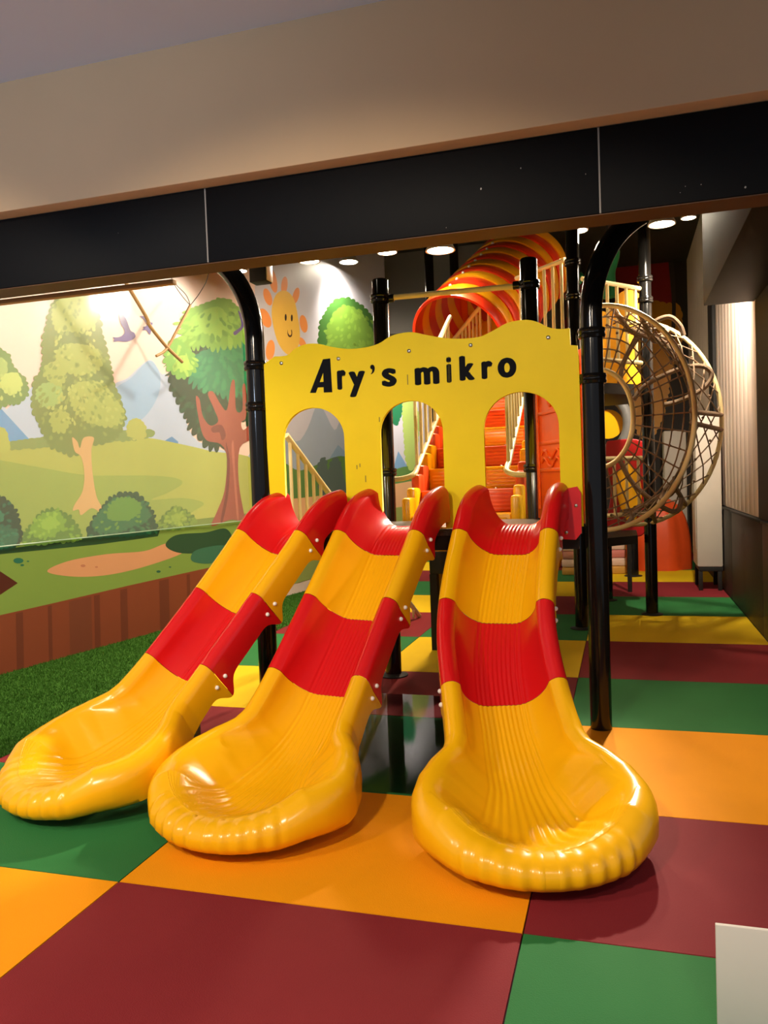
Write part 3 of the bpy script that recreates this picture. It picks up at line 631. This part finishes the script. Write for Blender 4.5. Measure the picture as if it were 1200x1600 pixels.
post('black post behind the sign, right end of the cream rail', -.57, 5.43, 2.83, .057, (2.655, 2.0, 1.44), group='posts behind the sign')
post('tall black tower post just right of the bent sign post', -.385, 7.33, 4.0, .057, (2.95, 3.25), group='tower posts')
post('black tower post standing in front of the rope net', .24, 8.12, 4.1, .057, (3.02, 3.22), group='tower posts')
post('short black tower post deep under the net deck', -.19, 8.98, .70, .055, (), group='tower posts')
post('farthest black tower post under the net deck by the orange shell', .1, 11.08, .74, .07, (), group='tower posts')
post('thin black post left of the striped tunnel', -2.2, 9.6, 4.3, .055, (), group='tower posts')
post('black post rising behind the striped tunnel', -1.95, 9.9, 4.5, .055, (3.2,), group='tower posts')
# cream cross rail
bm = B(); tube(bm, [(-1.545, 5.43, 2.665), (-.63, 5.43, 2.655)], .019, 12)
r = thing('cross_rail', 'cream tube rail joining two black posts above the sign', 'rail', (-1.09, 5.43, 2.66)); o = obj('rail_tube', bm, M_CREAM, r); o.location = -r.location
for x in (-1.535, -.64):
    bm = B(); lathe(bm, [(.026, -.035), (.028, -.03), (.028, .03), (.026, .035)], 14, Matrix.Translation((x, 5.43, 2.66)) @ Matrix.Rotation(math.pi/2, 4, 'Y')); o = obj('rail_socket', bm, M_BLACK, r); o.location = -r.location

# ------------------------------------------------------------------ front deck
dk = thing('slide_deck', 'black perforated platform at the top of the slides', 'platform', (-1.1, 4.9, 0))
bm = B(); q = [(-2.05, 4.48), (-.22, 4.48), (-.58, 5.36), (-1.58, 5.36)]
a = [bm.verts.new((x+1.1, y-4.9, 1.065)) for x, y in q]; b = [bm.verts.new((x+1.1, y-4.9, 1.105)) for x, y in q]
bm.faces.new(a[::-1]); bm.faces.new(b)
for i in range(4): bm.faces.new((a[i], a[(i+1) % 4], b[(i+1) % 4], b[i]))
bmesh.ops.recalc_face_normals(bm, faces=bm.faces)
obj('deck_plate', bm, mat('deck_grey_rubber', srgb(70, 66, 60), .35, 0, .5, .2, 40, .3, 90), dk, 0)
bm = B(); box(bm, -.93, .86, -.40, -.36, .98, 1.064); obj('edge_beam', bm, M_BLACKM, dk, 0)
bm = B(); box(bm, -.43, .46, .42, .46, .98, 1.064); obj('edge_beam', bm, M_BLACKM, dk, 0)

# orange side panel between the right posts
pa, pbp = Vector((-.545, 5.36, 0)), Vector((-.17, 4.56, 0)); dv = (pbp-pa); Lp = dv.length; ang = math.atan2(dv.y, dv.x)
pan = thing('side_panel', 'bright orange moulded side panel seen through the right arch', 'panel', (pa.x, pa.y, 1.11)); pan.rotation_euler.z = ang
bm = B(); box(bm, .03, Lp-.02, -.012, .012, 0, .98, .006); obj('panel_sheet', bm, M_ORANGE, pan)
for z in (.30, .47, .66): 
    bm = B(); box(bm, .12, Lp-.12, -.026, -.013, z, z+.025, .006); obj('raised_moulding', bm, M_ORANGE, pan)
for x in (.09, Lp-.11):
    bm = B(); box(bm, x, x+.02, -.026, -.013, .06, .9, .006); obj('raised_moulding', bm, M_ORANGE, pan)
for z in (.36, .41):
    bm = B(); tube(bm, smoothpts([(.15+.55*k/12, -.018, z+.028*math.sin(k*math.pi/2.4)) for k in range(13)], 4), .009, 6); obj('wave_moulding', bm, M_ORANGE, pan)
bm = B(); tube(bm, [(.32+.035*math.cos(t), -.016, .80+.09*math.sin(t)) for t in [i*.393 for i in range(16)]], .012, 6, True); obj('oval_moulding', bm, M_ORANGE, pan)
# yellow scalloped panel on the left edge of the deck
bm = B(); sp = [(0, 0), (.55, 0), (.55, .62)]+[(.55-.55*i/22, .62+.03*abs(math.sin(i*math.pi/5.5))) for i in range(1, 22)]+[(0, .62)]
f0 = [bm.verts.new((x, -.01, z)) for x, z in sp]; f1 = [bm.verts.new((x, .01, z)) for x, z in sp]
bm.faces.new(f0); bm.faces.new(f1[::-1])
for i in range(len(sp)): bm.faces.new((f0[i], f1[i], f1[(i+1) % len(sp)], f0[(i+1) % len(sp)]))
bmesh.ops.recalc_face_normals(bm, faces=bm.faces)
for v in bm.verts: v.co.x *= .22
yp = thing('scalloped_panel', 'yellow scalloped plastic panel behind the left bent post', 'panel', (-2.34, 4.80, 0)); o = obj('panel_sheet', bm, M_SLY, yp, 30); o.location.z = 1.09
bm = B(); tube(bm, [(.06, 0, 0), (.06, 0, 1.10)], .02, 8); obj('leg', bm, M_BLACKM, yp)

# ------------------------------------------------------------------ stairs going up behind the sign
st = thing('staircase', 'yellow and orange plastic staircase climbing behind the sign', 'stairs', (-1.12, 5.62, 0))
SX0, SX1 = -.36, .36
M_STO = mat('step_orange_plastic', (.74, .075, .006), .38)
for i in range(9):
    y = i*.30; z = 1.13+.17*i; m = M_SLY if i % 2 == 0 else M_STO
    bm = B(); box(bm, SX0, SX1, y, y+.31, z-.17, z, .012)
    for k in range(5): box(bm, SX0+.03, SX1-.03, y-.012, y+.004, z-.15+k*.028, z-.138+k*.028)
    for s in (-1, 1):
        x = s*.395; box(bm, x-.035, x+.035, y-.02, y+.16, z-.2, z+.13, .025); box(bm, x-.035, x+.035, y+.13, y+.32, z-.12, z+.20, .025)
    stp = obj('step', bm, m, st)
    for s in (-.2, .2):
        bm = B(); bmesh.ops.create_uvsphere(bm, u_segments=8, v_segments=5, radius=.012, matrix=Matrix.Translation((s, y+.1, z))); obj('step_bolt', bm, M_STEEL, stp)
# cream railings on both sides
def railing(label, x, y0, z0, y1, z1, nb, group, hgt=.86, hook=True, side=-1):
    t = thing('stair_railing', label, 'railing', (x, y0, 0), group)
    bm = B(); tube(bm, [(0, 0, z0+hgt), (0, y1-y0, z1+hgt)], .02, 10); obj('top_rail', bm, M_CREAM, t)
    bm = B()
    if hook: tube(bm, smoothpts([(side*.20, -.14, z0), (side*.08, -.12, z0), (0, -.06, z0+.03), (0, .06, z0+.09)], 5)+[(0, y1-y0, z1+.05)], .02, 10)
    else: tube(bm, [(0, 0, z0+.05), (0, y1-y0, z1+.05)], .02, 10)
    obj('bottom_rail', bm, M_CREAM, t)
    for i in range(nb):
        f = (i+.3)/nb; y = (y1-y0)*f; zz = (z1-z0)*f
        bm = B(); tube(bm, [(0, y, z0+zz+.05), (0, y, z0+zz+hgt)], .0135, 8); obj('baluster', bm, M_CREAM, t)
    return t
railing('cream railing on the left side of the orange staircase', -1.47, 5.75, 1.40, 7.2, 2.23, 9, 'stair railings', .62)
railing('cream railing on the right side of the orange staircase', -.79, 5.75, 1.40, 7.2, 2.23, 9, 'stair railings', .62, side=1)
ta, tb = onY(708, 532, 8.25), onY(752, 477, 8.25); tc_ = onY(764, 477, 8.25)
t = thing('tunnel_railing', 'short cream railing inside the striped tunnel mouth', 'railing', (ta.x, 8.25, 2.495)); o0 = t.location.copy()
bm = B(); tube(bm, [ta-o0, tb-o0, tc_-o0, Vector((tc_.x, 8.25, 2.495))-o0], .022, 10); obj('rail', bm, M_CREAM, t)
for i in range(8):
    p = ta.lerp(tb, (i+.6)/8); bm = B(); tube(bm, [(p.x-o0.x, 0, 0), (p.x-o0.x, 0, p.z-o0.z)], .013, 8); obj('baluster', bm, M_CREAM, t)
# railing going down behind the deck on the left
A = onY(447, 680, 5.5); Bq = onZ(655, 962, .02)
t = thing('descending_railing', 'cream railing running down behind the left arch', 'railing', (A.x, A.y, 0))
o0 = Vector((A.x, A.y, 0)); d = Bq-A
bm = B(); tube(bm, [A-o0+Vector((-.12, .02, -.02)), A-o0, Bq-o0], .024, 10); obj('top_rail', bm, M_CREAM, t)
bm = B(); tube(bm, [Vector((0, 0, A.z-.62)), Vector((d.x*.62, d.y*.62, A.z-.62+d.z*.62))], .022, 10); obj('bottom_rail', bm, M_CREAM, t)
for i in range(21):
    f = .02+i*.046; z1 = A.z+d.z*f; z0 = max(.02, A.z-.62+d.z*f)
    bm = B(); tube(bm, [(d.x*f, d.y*f, z0), (d.x*f, d.y*f, z1)], .014, 8); obj('baluster', bm, M_CREAM, t)
# ------------------------------------------------------------------ striped tunnel
tun = thing('striped_tunnel', 'red and yellow striped ribbed tunnel rising above the sign', 'tunnel', (-1.5, 8.2, 2.2))
M_TR = mat('tunnel_red_plastic', (.72, .035, .008), .33); M_TY = mat('tunnel_yellow_plastic', (.90, .40, .006), .33)
NR = 12
A0 = Vector((-1.58, 8.1, 2.80)); A1 = Vector((-1.02, 9.4, 3.80))
ax = (A1-A0).normalized(); sd = Vector((ax.y, -ax.x, 0)).normalized(); upn = sd.cross(ax); upn *= (1 if upn.z > 0 else -1)
for i in range(NR):
    f = i/NR; c = A0.lerp(A1, f); bm = B(); rows = []
    L = (A1-A0).length/NR
    for (dy, rr) in ((-.01, .0), (-.012, .028), (.02, .036), (L*.6, .022), (L*1.0, .008), (L*1.02, -.004), (0.01, -.004)):
        rows.append([bm.verts.new(c+ax*dy+sd*((.50+rr)*math.cos(a))+upn*((.46+rr)*math.sin(a) if math.sin(a) > 0 else .62*math.sin(a))-tun.location) for a in [math.radians(-35+250*k/44) for k in range(45)]])
    for a_, b_ in zip(rows, rows[1:]+rows[:1]):
        for k in range(44): bm.faces.new((a_[k], a_[k+1], b_[k+1], b_[k]))
    bmesh.ops.recalc_face_normals(bm, faces=bm.faces)
    trg = obj('tunnel_ring', bm, M_TR if i % 2 == 0 else M_TY, tun, 50)
    p = c+ax*(L*.5)+upn*.49+sd*.0-tun.location
    bm = B(); bmesh.ops.create_uvsphere(bm, u_segments=8, v_segments=5, radius=.016, matrix=Matrix.Translation(p)); obj('bolt_cap', bm, M_WHITE, trg)
# red panel inside the tunnel mouth
bm = B(); box(bm, -.10, .14, -.015, .015, 0, 1.0, .01); o = obj('inner_panel', bm, M_ORANGE, None); o.location = (-1.78, 9.05, 2.55); tag(o, 'small red orange panel inside the striped tunnel mouth', 'panel')
# yellow flap by the tunnel
bm = B(); lathe(bm, [(.30, -.02), (.32, 0), (.30, .02)], 24, Matrix.Rotation(math.pi/2, 4, 'X')); o = obj('round_panel', bm, M_SLY, None); o.location = (-1.38, 9.0, 2.82); tag(o, 'round yellow plastic panel behind the stair railing', 'panel')

# ------------------------------------------------------------------ tower: decks, railing, panels
def prism(name, q, z0, z1, m, label, cat):
    bm = B(); a = [bm.verts.new((x, y, z0)) for x, y in q]; b = [bm.verts.new((x, y, z1)) for x, y in q]
    bm.faces.new(a[::-1]); bm.faces.new(b); n = len(q)
    for i in range(n): bm.faces.new((a[i], a[(i+1) % n], b[(i+1) % n], b[i]))
    bmesh.ops.recalc_face_normals(bm, faces=bm.faces); o = obj(name, bm, m, None, 20); return tag(o, label, cat)
prism('tower_deck', [(-.40, 7.45), (.12, 8.0), (.12, 9.1), (-.5, 9.3), (-1.0, 8.6)], .70, .78, M_BLACKM, 'low black platform under the rope net', 'platform')
prism('tower_deck', [(-.42, 7.42), (.12, 8.02), (.12, 9.1), (-.5, 9.3), (-.66, 8.3)], 2.12, 2.22, M_BLACKM, 'upper black platform behind the rope net', 'platform')
def fence(label, a, b, z0, z1, nb):
    t = thing('tower_railing', label, 'railing', (*a, 0)); d = (b[0]-a[0], b[1]-a[1])
    for z in (z0, z1):
        bm = B(); tube(bm, [(0, 0, z), (d[0], d[1], z)], .022, 8); obj('rail', bm, M_CREAM, t)
    for i in range(nb):
        f = (i+.5)/nb; bm = B(); tube(bm, [(d[0]*f, d[1]*f, z0), (d[0]*f, d[1]*f, z1)], .015, 8); obj('baluster', bm, M_CREAM, t)
fence('cream railing of the upper tower deck above the rope net', (-.31, 7.42), (.19, 8.06), 2.42, 3.12, 6)
fence('cream railing left of the tall tower post by the tunnel', (-.95, 7.9), (-.45, 7.4), 2.5, 3.30, 6)
fence('low cream rail inside the rope net tower', (-.36, 7.6), (.2, 8.3), .98, 1.52, 5)
# yellow moulded climbing panel behind the net
def shaped(name, outline, y, depth, m, label=None, cat=None, tilt=0, parent=None):
    me = flat_to_xz(curve_mesh([outline], depth/2, .012), 0)
    me.polygons.foreach_set('use_smooth', [True]*len(me.polygons)); me.set_sharp_from_angle(angle=math.radians(35))
    o = link(name, me, m, parent); o.location.y = y
    if label: tag(o, label, cat)
    return o
def pxz(pts, y, n=5): return [(p.x, p.y) for p in smoothpts([(onY(a, b, y).x, onY(a, b, y).z, 0) for a, b in pts], n, True)]
shaped('climbing_panel', pxz([(940, 500), (948, 490), (960, 480), (968, 462), (985, 456), (1000, 466), (1004, 490), (990, 540), (992, 570), (1000, 590), (998, 600), (940, 598)], 8.6), 8.6, .08, mat('mango_plastic', (.88, .40, .012), .4, 0, .4, .15, 5, .3, 8), 'yellow moulded climbing panel behind the rope net', 'panel')
rp = thing('oval_panel', 'red panel with a yellow oval behind the lower net', 'panel', (0, 8.75, .8))
o = shaped('panel_sheet', pxz([(948, 700), (960, 690), (1000, 690), (1010, 720), (1010, 828), (952, 828), (956, 770)], 8.75), 8.75, .04, mat('panel_red', (.5, .012, .012), .4)); rel(o, rp)
o = shaped('yellow_oval', pxz([(966, 740), (982, 726), (998, 750), (1000, 785), (988, 815), (974, 800), (966, 770)], 8.72), 8.72, .05, M_SLY); rel(o, rp)
# grey ring of a crawl tunnel with yellow inside
cr = onY(950, 662, 9.6); ring = thing('crawl_tube', 'grey ribbed crawl tube ring between the tower posts', 'tube', (cr.x, 9.6, cr.z-.3))
bm = B(); tube(bm, [(.22*math.cos(a), 0, .3+.30*math.sin(a)) for a in [i*.2618 for i in range(24)]], .06, 10, True); obj('ring', bm, mat('grey_plastic', srgb(110, 110, 108), .5), ring)
bm = B(); lathe(bm, [(.17, -.01), (.17, .01)], 20, Matrix.Translation((0, .12, .3)) @ Matrix.Rotation(math.pi/2, 4, 'X')); obj('back_disc', bm, M_SLY, ring)
for x in (-.2, .2):
    bm = B(); tube(bm, [(x, .02, -ring.location.z), (x, .02, .2)], .025, 8); obj('leg', bm, M_BLACKM, ring)
# orange shell (spiral slide end) on the floor
p0 = onZ(1000, 892); bm = B(); prof = []
oc = (p0.x+.1, 12.1)
me = None; rows = []
for k in range(22):
    a = math.radians(-20+220*k/21); row = []
    for j in range(13):
        b = j/12; hgt = 1.0*math.sin(math.pi*.5*b)**.8; rad = .62*(1-.75*b**2.2)+.03*math.sin(k*1.7)
        row.append(bm.verts.new((oc[0]+.12*k/21*2+rad*math.cos(a)*.95, oc[1]-rad*.8*math.sin(a), hgt)))
    rows.append(row)
for a_, b_ in zip(rows, rows[1:]):
    for j in range(12): bm.faces.new((a_[j], a_[j+1], b_[j+1], b_[j]))
bmesh.ops.recalc_face_normals(bm, faces=bm.faces); bmesh.ops.solidify(bm, geom=bm.faces[:], thickness=.03)
sh = obj('spiral_slide_shell', bm, mat('shell_orange', (.72, .08, .012), .5, 0, .4, .2, 4, .4, 6), None, 60)
tag(sh, 'orange red moulded shell standing on the floor beyond the net', 'slide')
# striped low blocks on the floor beyond
for nm, px, py, wd, c, lb in (('soft_block', 955, 894, .42, (206, 120, 110), 'stacked pink and cream soft block beyond the tower post'), ('soft_block', 897, 896, .30, (196, 130, 110), 'stacked pink soft block left of the tall tower post')):
    p = onZ(px, py); t = thing(nm, lb, 'block', (p.x, p.y, 0))
    for k, cc in enumerate(((204, 150, 60), (226, 190, 170), c, (226, 190, 170), c)):
        bm = B(); box(bm, -wd/2, wd/2, -.2, .2, k*.11, k*.11+.108, .02); obj('block_layer', bm, mat('soft_%d_%d_%d' % cc, srgb(*cc), .6), t)
p = onZ(872, 886); bm = B(); pr = smoothpts([(p.x-.1, p.y, .0), (p.x-.02, p.y, .25), (p.x+.12, p.y, .5), (p.x+.3, p.y, .62)], 5); tube(bm, pr, .13, 14)
tag(obj('yellow_slide', bm, M_SLY), 'curved yellow slide foot glimpsed under the front deck', 'slide')
# frame and panel under the stairs
bm = B(); box(bm, -.4, .4, .66, .74, .62, .80, .01); box(bm, -.4, -.34, .66, .74, 0, .62); box(bm, .34, .4, .66, .74, 0, .62)
obj('carrying_frame', bm, M_BLACKM, st)
bm = B(); box(bm, -.38, .38, .76, .79, .30, 1.2, .02)
obj('under_panel', bm, M_SLY, st)
# green plastic pieces hung near the tunnel's far end
M_GRN = mat('green_plastic', (.02, .30, .10), .4)
c = onY(875, 440, 10.6); t = thing('green_hoop', 'green plastic hoop hung behind the striped tunnel', 'hoop', tuple(c))
bm = B(); tube(bm, [(.25*math.cos(a), .1*math.sin(a), .02+.05*math.sin(a*2)) for a in [i*.35 for i in range(18)]], .06, 10, True); obj('hoop_ring', bm, M_GRN, t)
bm = B(); tube(bm, [(.25, 0, .02), (.25, 0, 4.94-c.z)], .01, 6); obj('hanger', bm, M_BLACKM, t)
c = onY(952, 402, 10.6); t = thing('green_tube', 'green plastic tube hung right of the bent sign post', 'tube', tuple(c))
bm = B(); tube(bm, smoothpts([(-.02, 0, .25), (.04, 0, .05), (-.02, 0, -.2), (0, 0, -.5)], 5), .09, 12); obj('tube_body', bm, M_GRN, t)
bm = B(); tube(bm, [(-.02, 0, .25), (-.02, 0, 4.94-c.z)], .01, 6); obj('hanger', bm, M_BLACKM, t)
# painted balloon on the back wall
def onB(px, py, off=0): return onY(px, py, 14.75-off)
def PB(nm, pts, layer, c): return poly_obj(nm, pts, layer, C(*c), wall_back, onB)
PB('painted_balloon', spl([(955, 340), (1000, 320), (1040, 345), (1050, 420), (1046, 480), (1000, 500), (970, 470), (960, 410)], 6), 1, (150, 30, 34))
PB('painted_balloon', leafy([(985, 480), (1010, 470), (1048, 478), (1062, 480), (1062, 530), (1050, 570), (1030, 660), (1000, 680), (985, 560)], 9, 4, 91, 0), 2, (206, 140, 30))
PB('painted_balloon_band', spl([(1044, 400), (1052, 410), (1056, 480), (1052, 560), (1046, 560), (1050, 480)], 5), 3, (60, 50, 48))
for k, (cx, cy, c) in enumerate(((870, 400, (110, 90, 40)), (885, 395, (150, 130, 60)), (878, 470, (40, 90, 50)), (880, 500, (150, 40, 36)), (872, 520, (130, 120, 110)), (888, 520, (160, 50, 44)), (868, 480, (70, 60, 50)), (900, 450, (150, 40, 40)))):
    PB('painted_leaf_cluster', leafy([(cx-14, cy-12), (cx+12, cy-16), (cx+16, cy+14), (cx-12, cy+18)], 6, 5, 95+k), 1+k*.3, c)

# ------------------------------------------------------------------ rope net climber
net = thing('rope_net_climber', 'round rope net climber with cream hoops on the right', 'climbing net', (.1, 7.5, .8))
NC, FC = Vector((-.19, 7.0, 1.845)), Vector((.10, 8.12, 1.845)); axn = (FC-NC).normalized(); rt = Vector((axn.y, -axn.x, 0))
def hp(c, rx, rz, th): return c+rt*(rx*math.cos(th))+Vector((0, 0, 1))*(rz*math.sin(th))-net.location
TH = [math.radians(-92+184*i/36) for i in range(37)]
for c, rx, rz in ((NC, .77, .94), (FC, .80, .97), (NC+axn*.0, .29, .41)):
    bm = B(); tube(bm, [hp(c, rx, rz, t) for t in TH], .021, 10); obj('hoop', bm, M_CREAM, net)
def barrel(t, u):  # t angle, u 0..1 near->far with belly inward
    rx = .77*(1-u)+.80*u; rz = .94*(1-u)+.97*u; k = 1-.16*math.sin(math.pi*u)
    return hp(NC.lerp(FC, u), rx*k, rz*k, t)
def face(t, v): return hp(NC, .29+(.77-.29)*v, .41+(.94-.41)*v, t)
rs = random.Random(3)
bm = B(); N = 14; Mu = 7
for fam in (1, -1):
    for i in range(-Mu, N+Mu):
        pts = []
        for k in range(Mu+1):
            a = i+fam*k*.8+(0 if fam > 0 else Mu*.8)
            if 0 <= a <= N: pts.append(barrel(math.radians(-90+180*a/N), k/Mu)+Vector((rs.uniform(-.008, .008), 0, rs.uniform(-.008, .008))))
        if len(pts) > 1: tube(bm, pts, .0065, 5, False, False)
for i in range(N+1):
    for k in range(0, Mu+1, 1):
        if (i+k) % 2 == 0: bmesh.ops.create_icosphere(bm, subdivisions=1, radius=.014, matrix=Matrix.Translation(barrel(math.radians(-90+180*i/N), k/Mu)))
obj('barrel_net', bm, M_ROPE, net)
bm = B(); N2, M2 = 18, 6
for i in range(N2+1):
    t = math.radians(-88+176*i/N2); tube(bm, [face(t, k/4) for k in range(5)], .0065, 5, False, False)
for k in range(1, M2):
    tube(bm, [face(t, k/M2+.015*math.sin(7*t)) for t in TH], .0065, 5, False, False)
    for i in range(N2+1): bmesh.ops.create_icosphere(bm, subdivisions=1, radius=.012, matrix=Matrix.Translation(face(math.radians(-88+176*i/N2), k/M2)))
obj('face_net', bm, M_ROPE, net)
for pts in ([(-5, 0), (-4, .5), (-6, 1)], [(2, 0), (3, .5), (2, 1)], [(62, 0), (58, .5), (64, 1)], [(-52, 0), (-46, .5), (-54, 1)], [(-74, 0), (-70, .5), (-76, 1)], [(80, 0), (76, .5), (82, 1)]):
    bm = B(); tube(bm, smoothpts([barrel(math.radians(a), u) for a, u in pts], 7), .022, 8); obj('thick_rope', bm, M_ROPE, net)
for a0, a1 in ((36, 74), (-76, -30)):
    bm = B(); tube(bm, [barrel(math.radians(a0+(a1-a0)*i/10), .45+.25*math.sin(math.pi*i/10)) for i in range(11)], .021, 8); obj('thick_rope', bm, M_ROPE, net)
for pts, y in (([(968, 600), (975, 565), (995, 530), (1020, 505), (1045, 495), (1062, 508), (1068, 524)], 7.75), ([(990, 625), (1005, 605), (1040, 585), (1075, 573), (1100, 573), (1112, 584), (1106, 600), (1090, 613), (1060, 627), (1036, 633)], 7.8), ([(968, 718), (985, 750), (1010, 775), (1040, 795), (1058, 799), (1066, 778)], 7.7)):
    bm = B(); tube(bm, smoothpts([onY(a, b, y)-net.location for a, b in pts], 5), .022, 8); obj('thick_rope', bm, M_ROPE, net)

# ------------------------------------------------------------------ floor-standing cabinets on the right
M_CAB = mat('cabinet_offwhite', srgb(196, 186, 172), .5)
def cabinet(label, x0, x1, y0, y1, z0, z1):
    t = thing('standing_cabinet', label, 'cabinet', ((x0+x1)/2, (y0+y1)/2, 0), 'tall pale cabinets on black stands'); hx, hy = (x1-x0)/2, (y1-y0)/2
    bm = B(); box(bm, -hx, hx, -hy, hy, z0, z1, .018); cbd = obj('cabinet_body', bm, M_CAB, t)
    bm = B(); box(bm, -hx+.02, hx+.0, -hy+.01, hy-.01, z0-.05, z0-.001, .004); obj('stand_frame', bm, M_BLACKM, t)
    for sx_ in (-1, 1):
        for sy_ in (-1, 1):
            bm = B(); x = sx_*(hx-.035); y = sy_*(hy-.035); box(bm, x-.022, x+.022, y-.022, y+.022, 0, z0-.05, .003); obj('leg', bm, M_BLACKM, t)
    bm = B(); box(bm, -hx-.006, -hx-.001, -hy+.05, hy-.05, z0+.2, z0+1.0, .001); obj('front_grille', bm, M_CAB, cbd)
cabinet('tall pale cabinet on a black stand nearest along the right wall', .79, 1.065, 9.75, 10.3, .27, 2.0)
cabinet('farther pale cabinet on a black stand, half hidden by the net', .62, .95, 13.3, 13.8, .35, 2.0)

# ------------------------------------------------------------------ lamps
def lamp(label, x, y, z, r, em, top=4.94, tilt=0, cat='lamp'):
    t = thing('ceiling_spotlight', label, cat, (x, y, z), 'ceiling lamps along the beam')
    bm = B(); lathe(bm, [(r*.55, r*.9), (r*.8, r*.7), (r*1.1, .012), (r*1.12, 0), (r*1.0, 0), (r*.95, .012)], 24); hsg = obj('housing', bm, mat('lamp_housing', srgb(190, 180, 165), .4), t)
    bm = B(); lathe(bm, [(r*.93, .004), (r*.93, .008)], 24); obj('diffuser', bm, mat('lamp_glow_%g' % em, (1, .93, .8), .5, emit=((1, .87, .66), em)), hsg)
    bm = B(); tube(bm, [(0, 0, r*.9), (0, 0, top-z)], .008, 8); obj('hanger', bm, M_BLACKM, t)
Z_ = 3.6
for lb, px, py, z, r, em in (('spotlight beside the bent top of the left post', 375, 424, 3.6, .07, 40), ('flat lamp cluster left of the bright glare', 483, 409, 3.6, .10, 16), ('brightest lamp close to the mural wall', 545, 410, 4.4, .12, 60), ('small lamp right of the bright glare', 605, 395, 3.6, .09, 18), ('round downlight above the striped tunnel', 688, 392, 3.6, .13, 30), ('lamp right above the tall tower post', 902, 361, 3.6, .09, 20), ('glaring spotlight right of the bent post top', 1034, 351, 3.6, .11, 50), ('rightmost lamp below the beam by the bulkhead', 1076, 341, 3.6, .06, 25)):
    p = onZ(px, py, z); lamp(lb, p.x, p.y, p.z, r, em)
lamp('added lamp hung unseen behind the beam, washing the mural', -2.5, 4.35, 4.32, .09, 20)  # fixture made up for the added mural wash
lamp('added lamp deep in the room washing the far end of the mural', -2.3, 12.2, 3.62, .08, 20, 3.69)  # fixture made up for the added far wash
for i, (loc, t_, p) in enumerate(HALLLIGHTS):
    t = thing('hall_downlight', ['hall downlight above the left slide foot', 'hall downlight above the middle of the hall', 'hall downlight above the right of the hall', 'hall downlight nearest the mural side'][i], 'lamp', (loc[0], loc[1], 3.424), 'downlights in the hall ceiling')
    bm = B(); lathe(bm, [(.09, .038), (.10, .0), (.13, -.004), (.13, .004)], 24); obj('trim_ring', bm, M_WHITE, t)
# security camera near the right bent post
p = onZ(975, 357, 3.6); t = thing('security_camera', 'small white dome security camera beside the bent post', 'camera', tuple(p))
bm = B(); lathe(bm, [(.05, .05), (.06, .0), (.05, -.04), (.02, -.065)], 16); obj('camera_body', bm, M_WHITE, t)
bm = B(); tube(bm, [(0, 0, .05), (0, 0, 4.94-p.z)], .012, 8); obj('hanger', bm, M_BLACKM, t)
# black speaker box
p = onY(407, 425, 6.6); t = thing('speaker_box', 'small black speaker box hung left of the painted sun', 'speaker', (p.x, 6.6, p.z-.1))
bm = B(); box(bm, -.08, .08, -.07, .07, 0, .30, .01); obj('speaker_body', bm, M_BLACKM, t); 
bm = B(); tube(bm, [(0, 0, .3), (0, 0, 4.94-p.z+.1)], .012, 8); obj('hanger', bm, M_BLACKM, t)
bm = B(); box(bm, .081, .09, -.06, .06, .01, .29, .002); obj('grille_edge', bm, M_CREAM, t)
# bamboo cross with wires
yb = lambda px, py: onW(px, py, .35)
t0 = yb(180, 560); bt = thing('hanging_bamboo', 'two crossed bamboo sticks hung on black wires before the mural', 'decoration', tuple(t0))
MB_ = mat('bamboo', srgb(178, 140, 92), .6, 0, .3, .2, 20)
bm = B(); tube(bm, smoothpts([yb(148, 448)-t0, yb(182, 502)-t0, yb(188, 516)-t0, yb(214, 547)-t0, yb(240, 571)-t0], 4), .016, 8); obj('bamboo_stick', bm, MB_, bt)
bm = B(); tube(bm, smoothpts([yb(253, 484)-t0, yb(230, 525)-t0, yb(214, 552)-t0, yb(198, 562)-t0], 4), .013, 8); obj('bamboo_stick', bm, MB_, bt)
for pts in ([(253, 484), (246, 468), (228, 450), (218, 430), (214, 380)], [(253, 484), (240, 470), (225, 448), (220, 425), (221, 380)], [(253, 484), (270, 462), (282, 436), (286, 380)]):
    bm = B(); tube(bm, smoothpts([yb(*q)-t0 for q in pts], 5), .004, 5); obj('wire', bm, M_BLACKM, bt)
# white board at the lower right corner
a = onZ(1118, 1610, .0); bm = B(); y = 2.08; p1 = onY(1118, 1445, y); 
box(bm, p1.x, p1.x+.7, y, y+.012, 0, p1.z, .002)
tag(obj('white_board', bm, mat('board_white', srgb(214, 208, 200), .6)), 'white board edge standing at the lower right corner', 'board')
# clear plastic mat on the floor between the middle and right slides
bm = B(); bm.faces.new([bm.verts.new(q) for q in ((-1.62, 3.37, .003), (-.45, 3.37, .003), (-.45, 4.95, .003), (-1.62, 4.95, .003))])
mm = bpy.data.materials.new('clear_mat'); mm.use_nodes = True; nt = mm.node_tree; nt.nodes.clear()
out = nt.nodes.new('ShaderNodeOutputMaterial'); tr = nt.nodes.new('ShaderNodeBsdfTransparent'); gl = nt.nodes.new('ShaderNodeBsdfGlossy'); gl.inputs['Roughness'].default_value = .05
fr = nt.nodes.new('ShaderNodeFresnel'); fr.inputs[0].default_value = 1.3; m1 = nt.nodes.new('ShaderNodeMixShader'); tr.inputs[0].default_value = (.93, .93, .93, 1)
nt.links.new(fr.outputs[0], m1.inputs[0]); nt.links.new(tr.outputs[0], m1.inputs[1]); nt.links.new(gl.outputs[0], m1.inputs[2]); nt.links.new(m1.outputs[0], out.inputs[0])
o = obj('clear_mat', bm, mm, None, 0); tag(o, 'clear glossy plastic mat on the floor between two slides', 'mat')
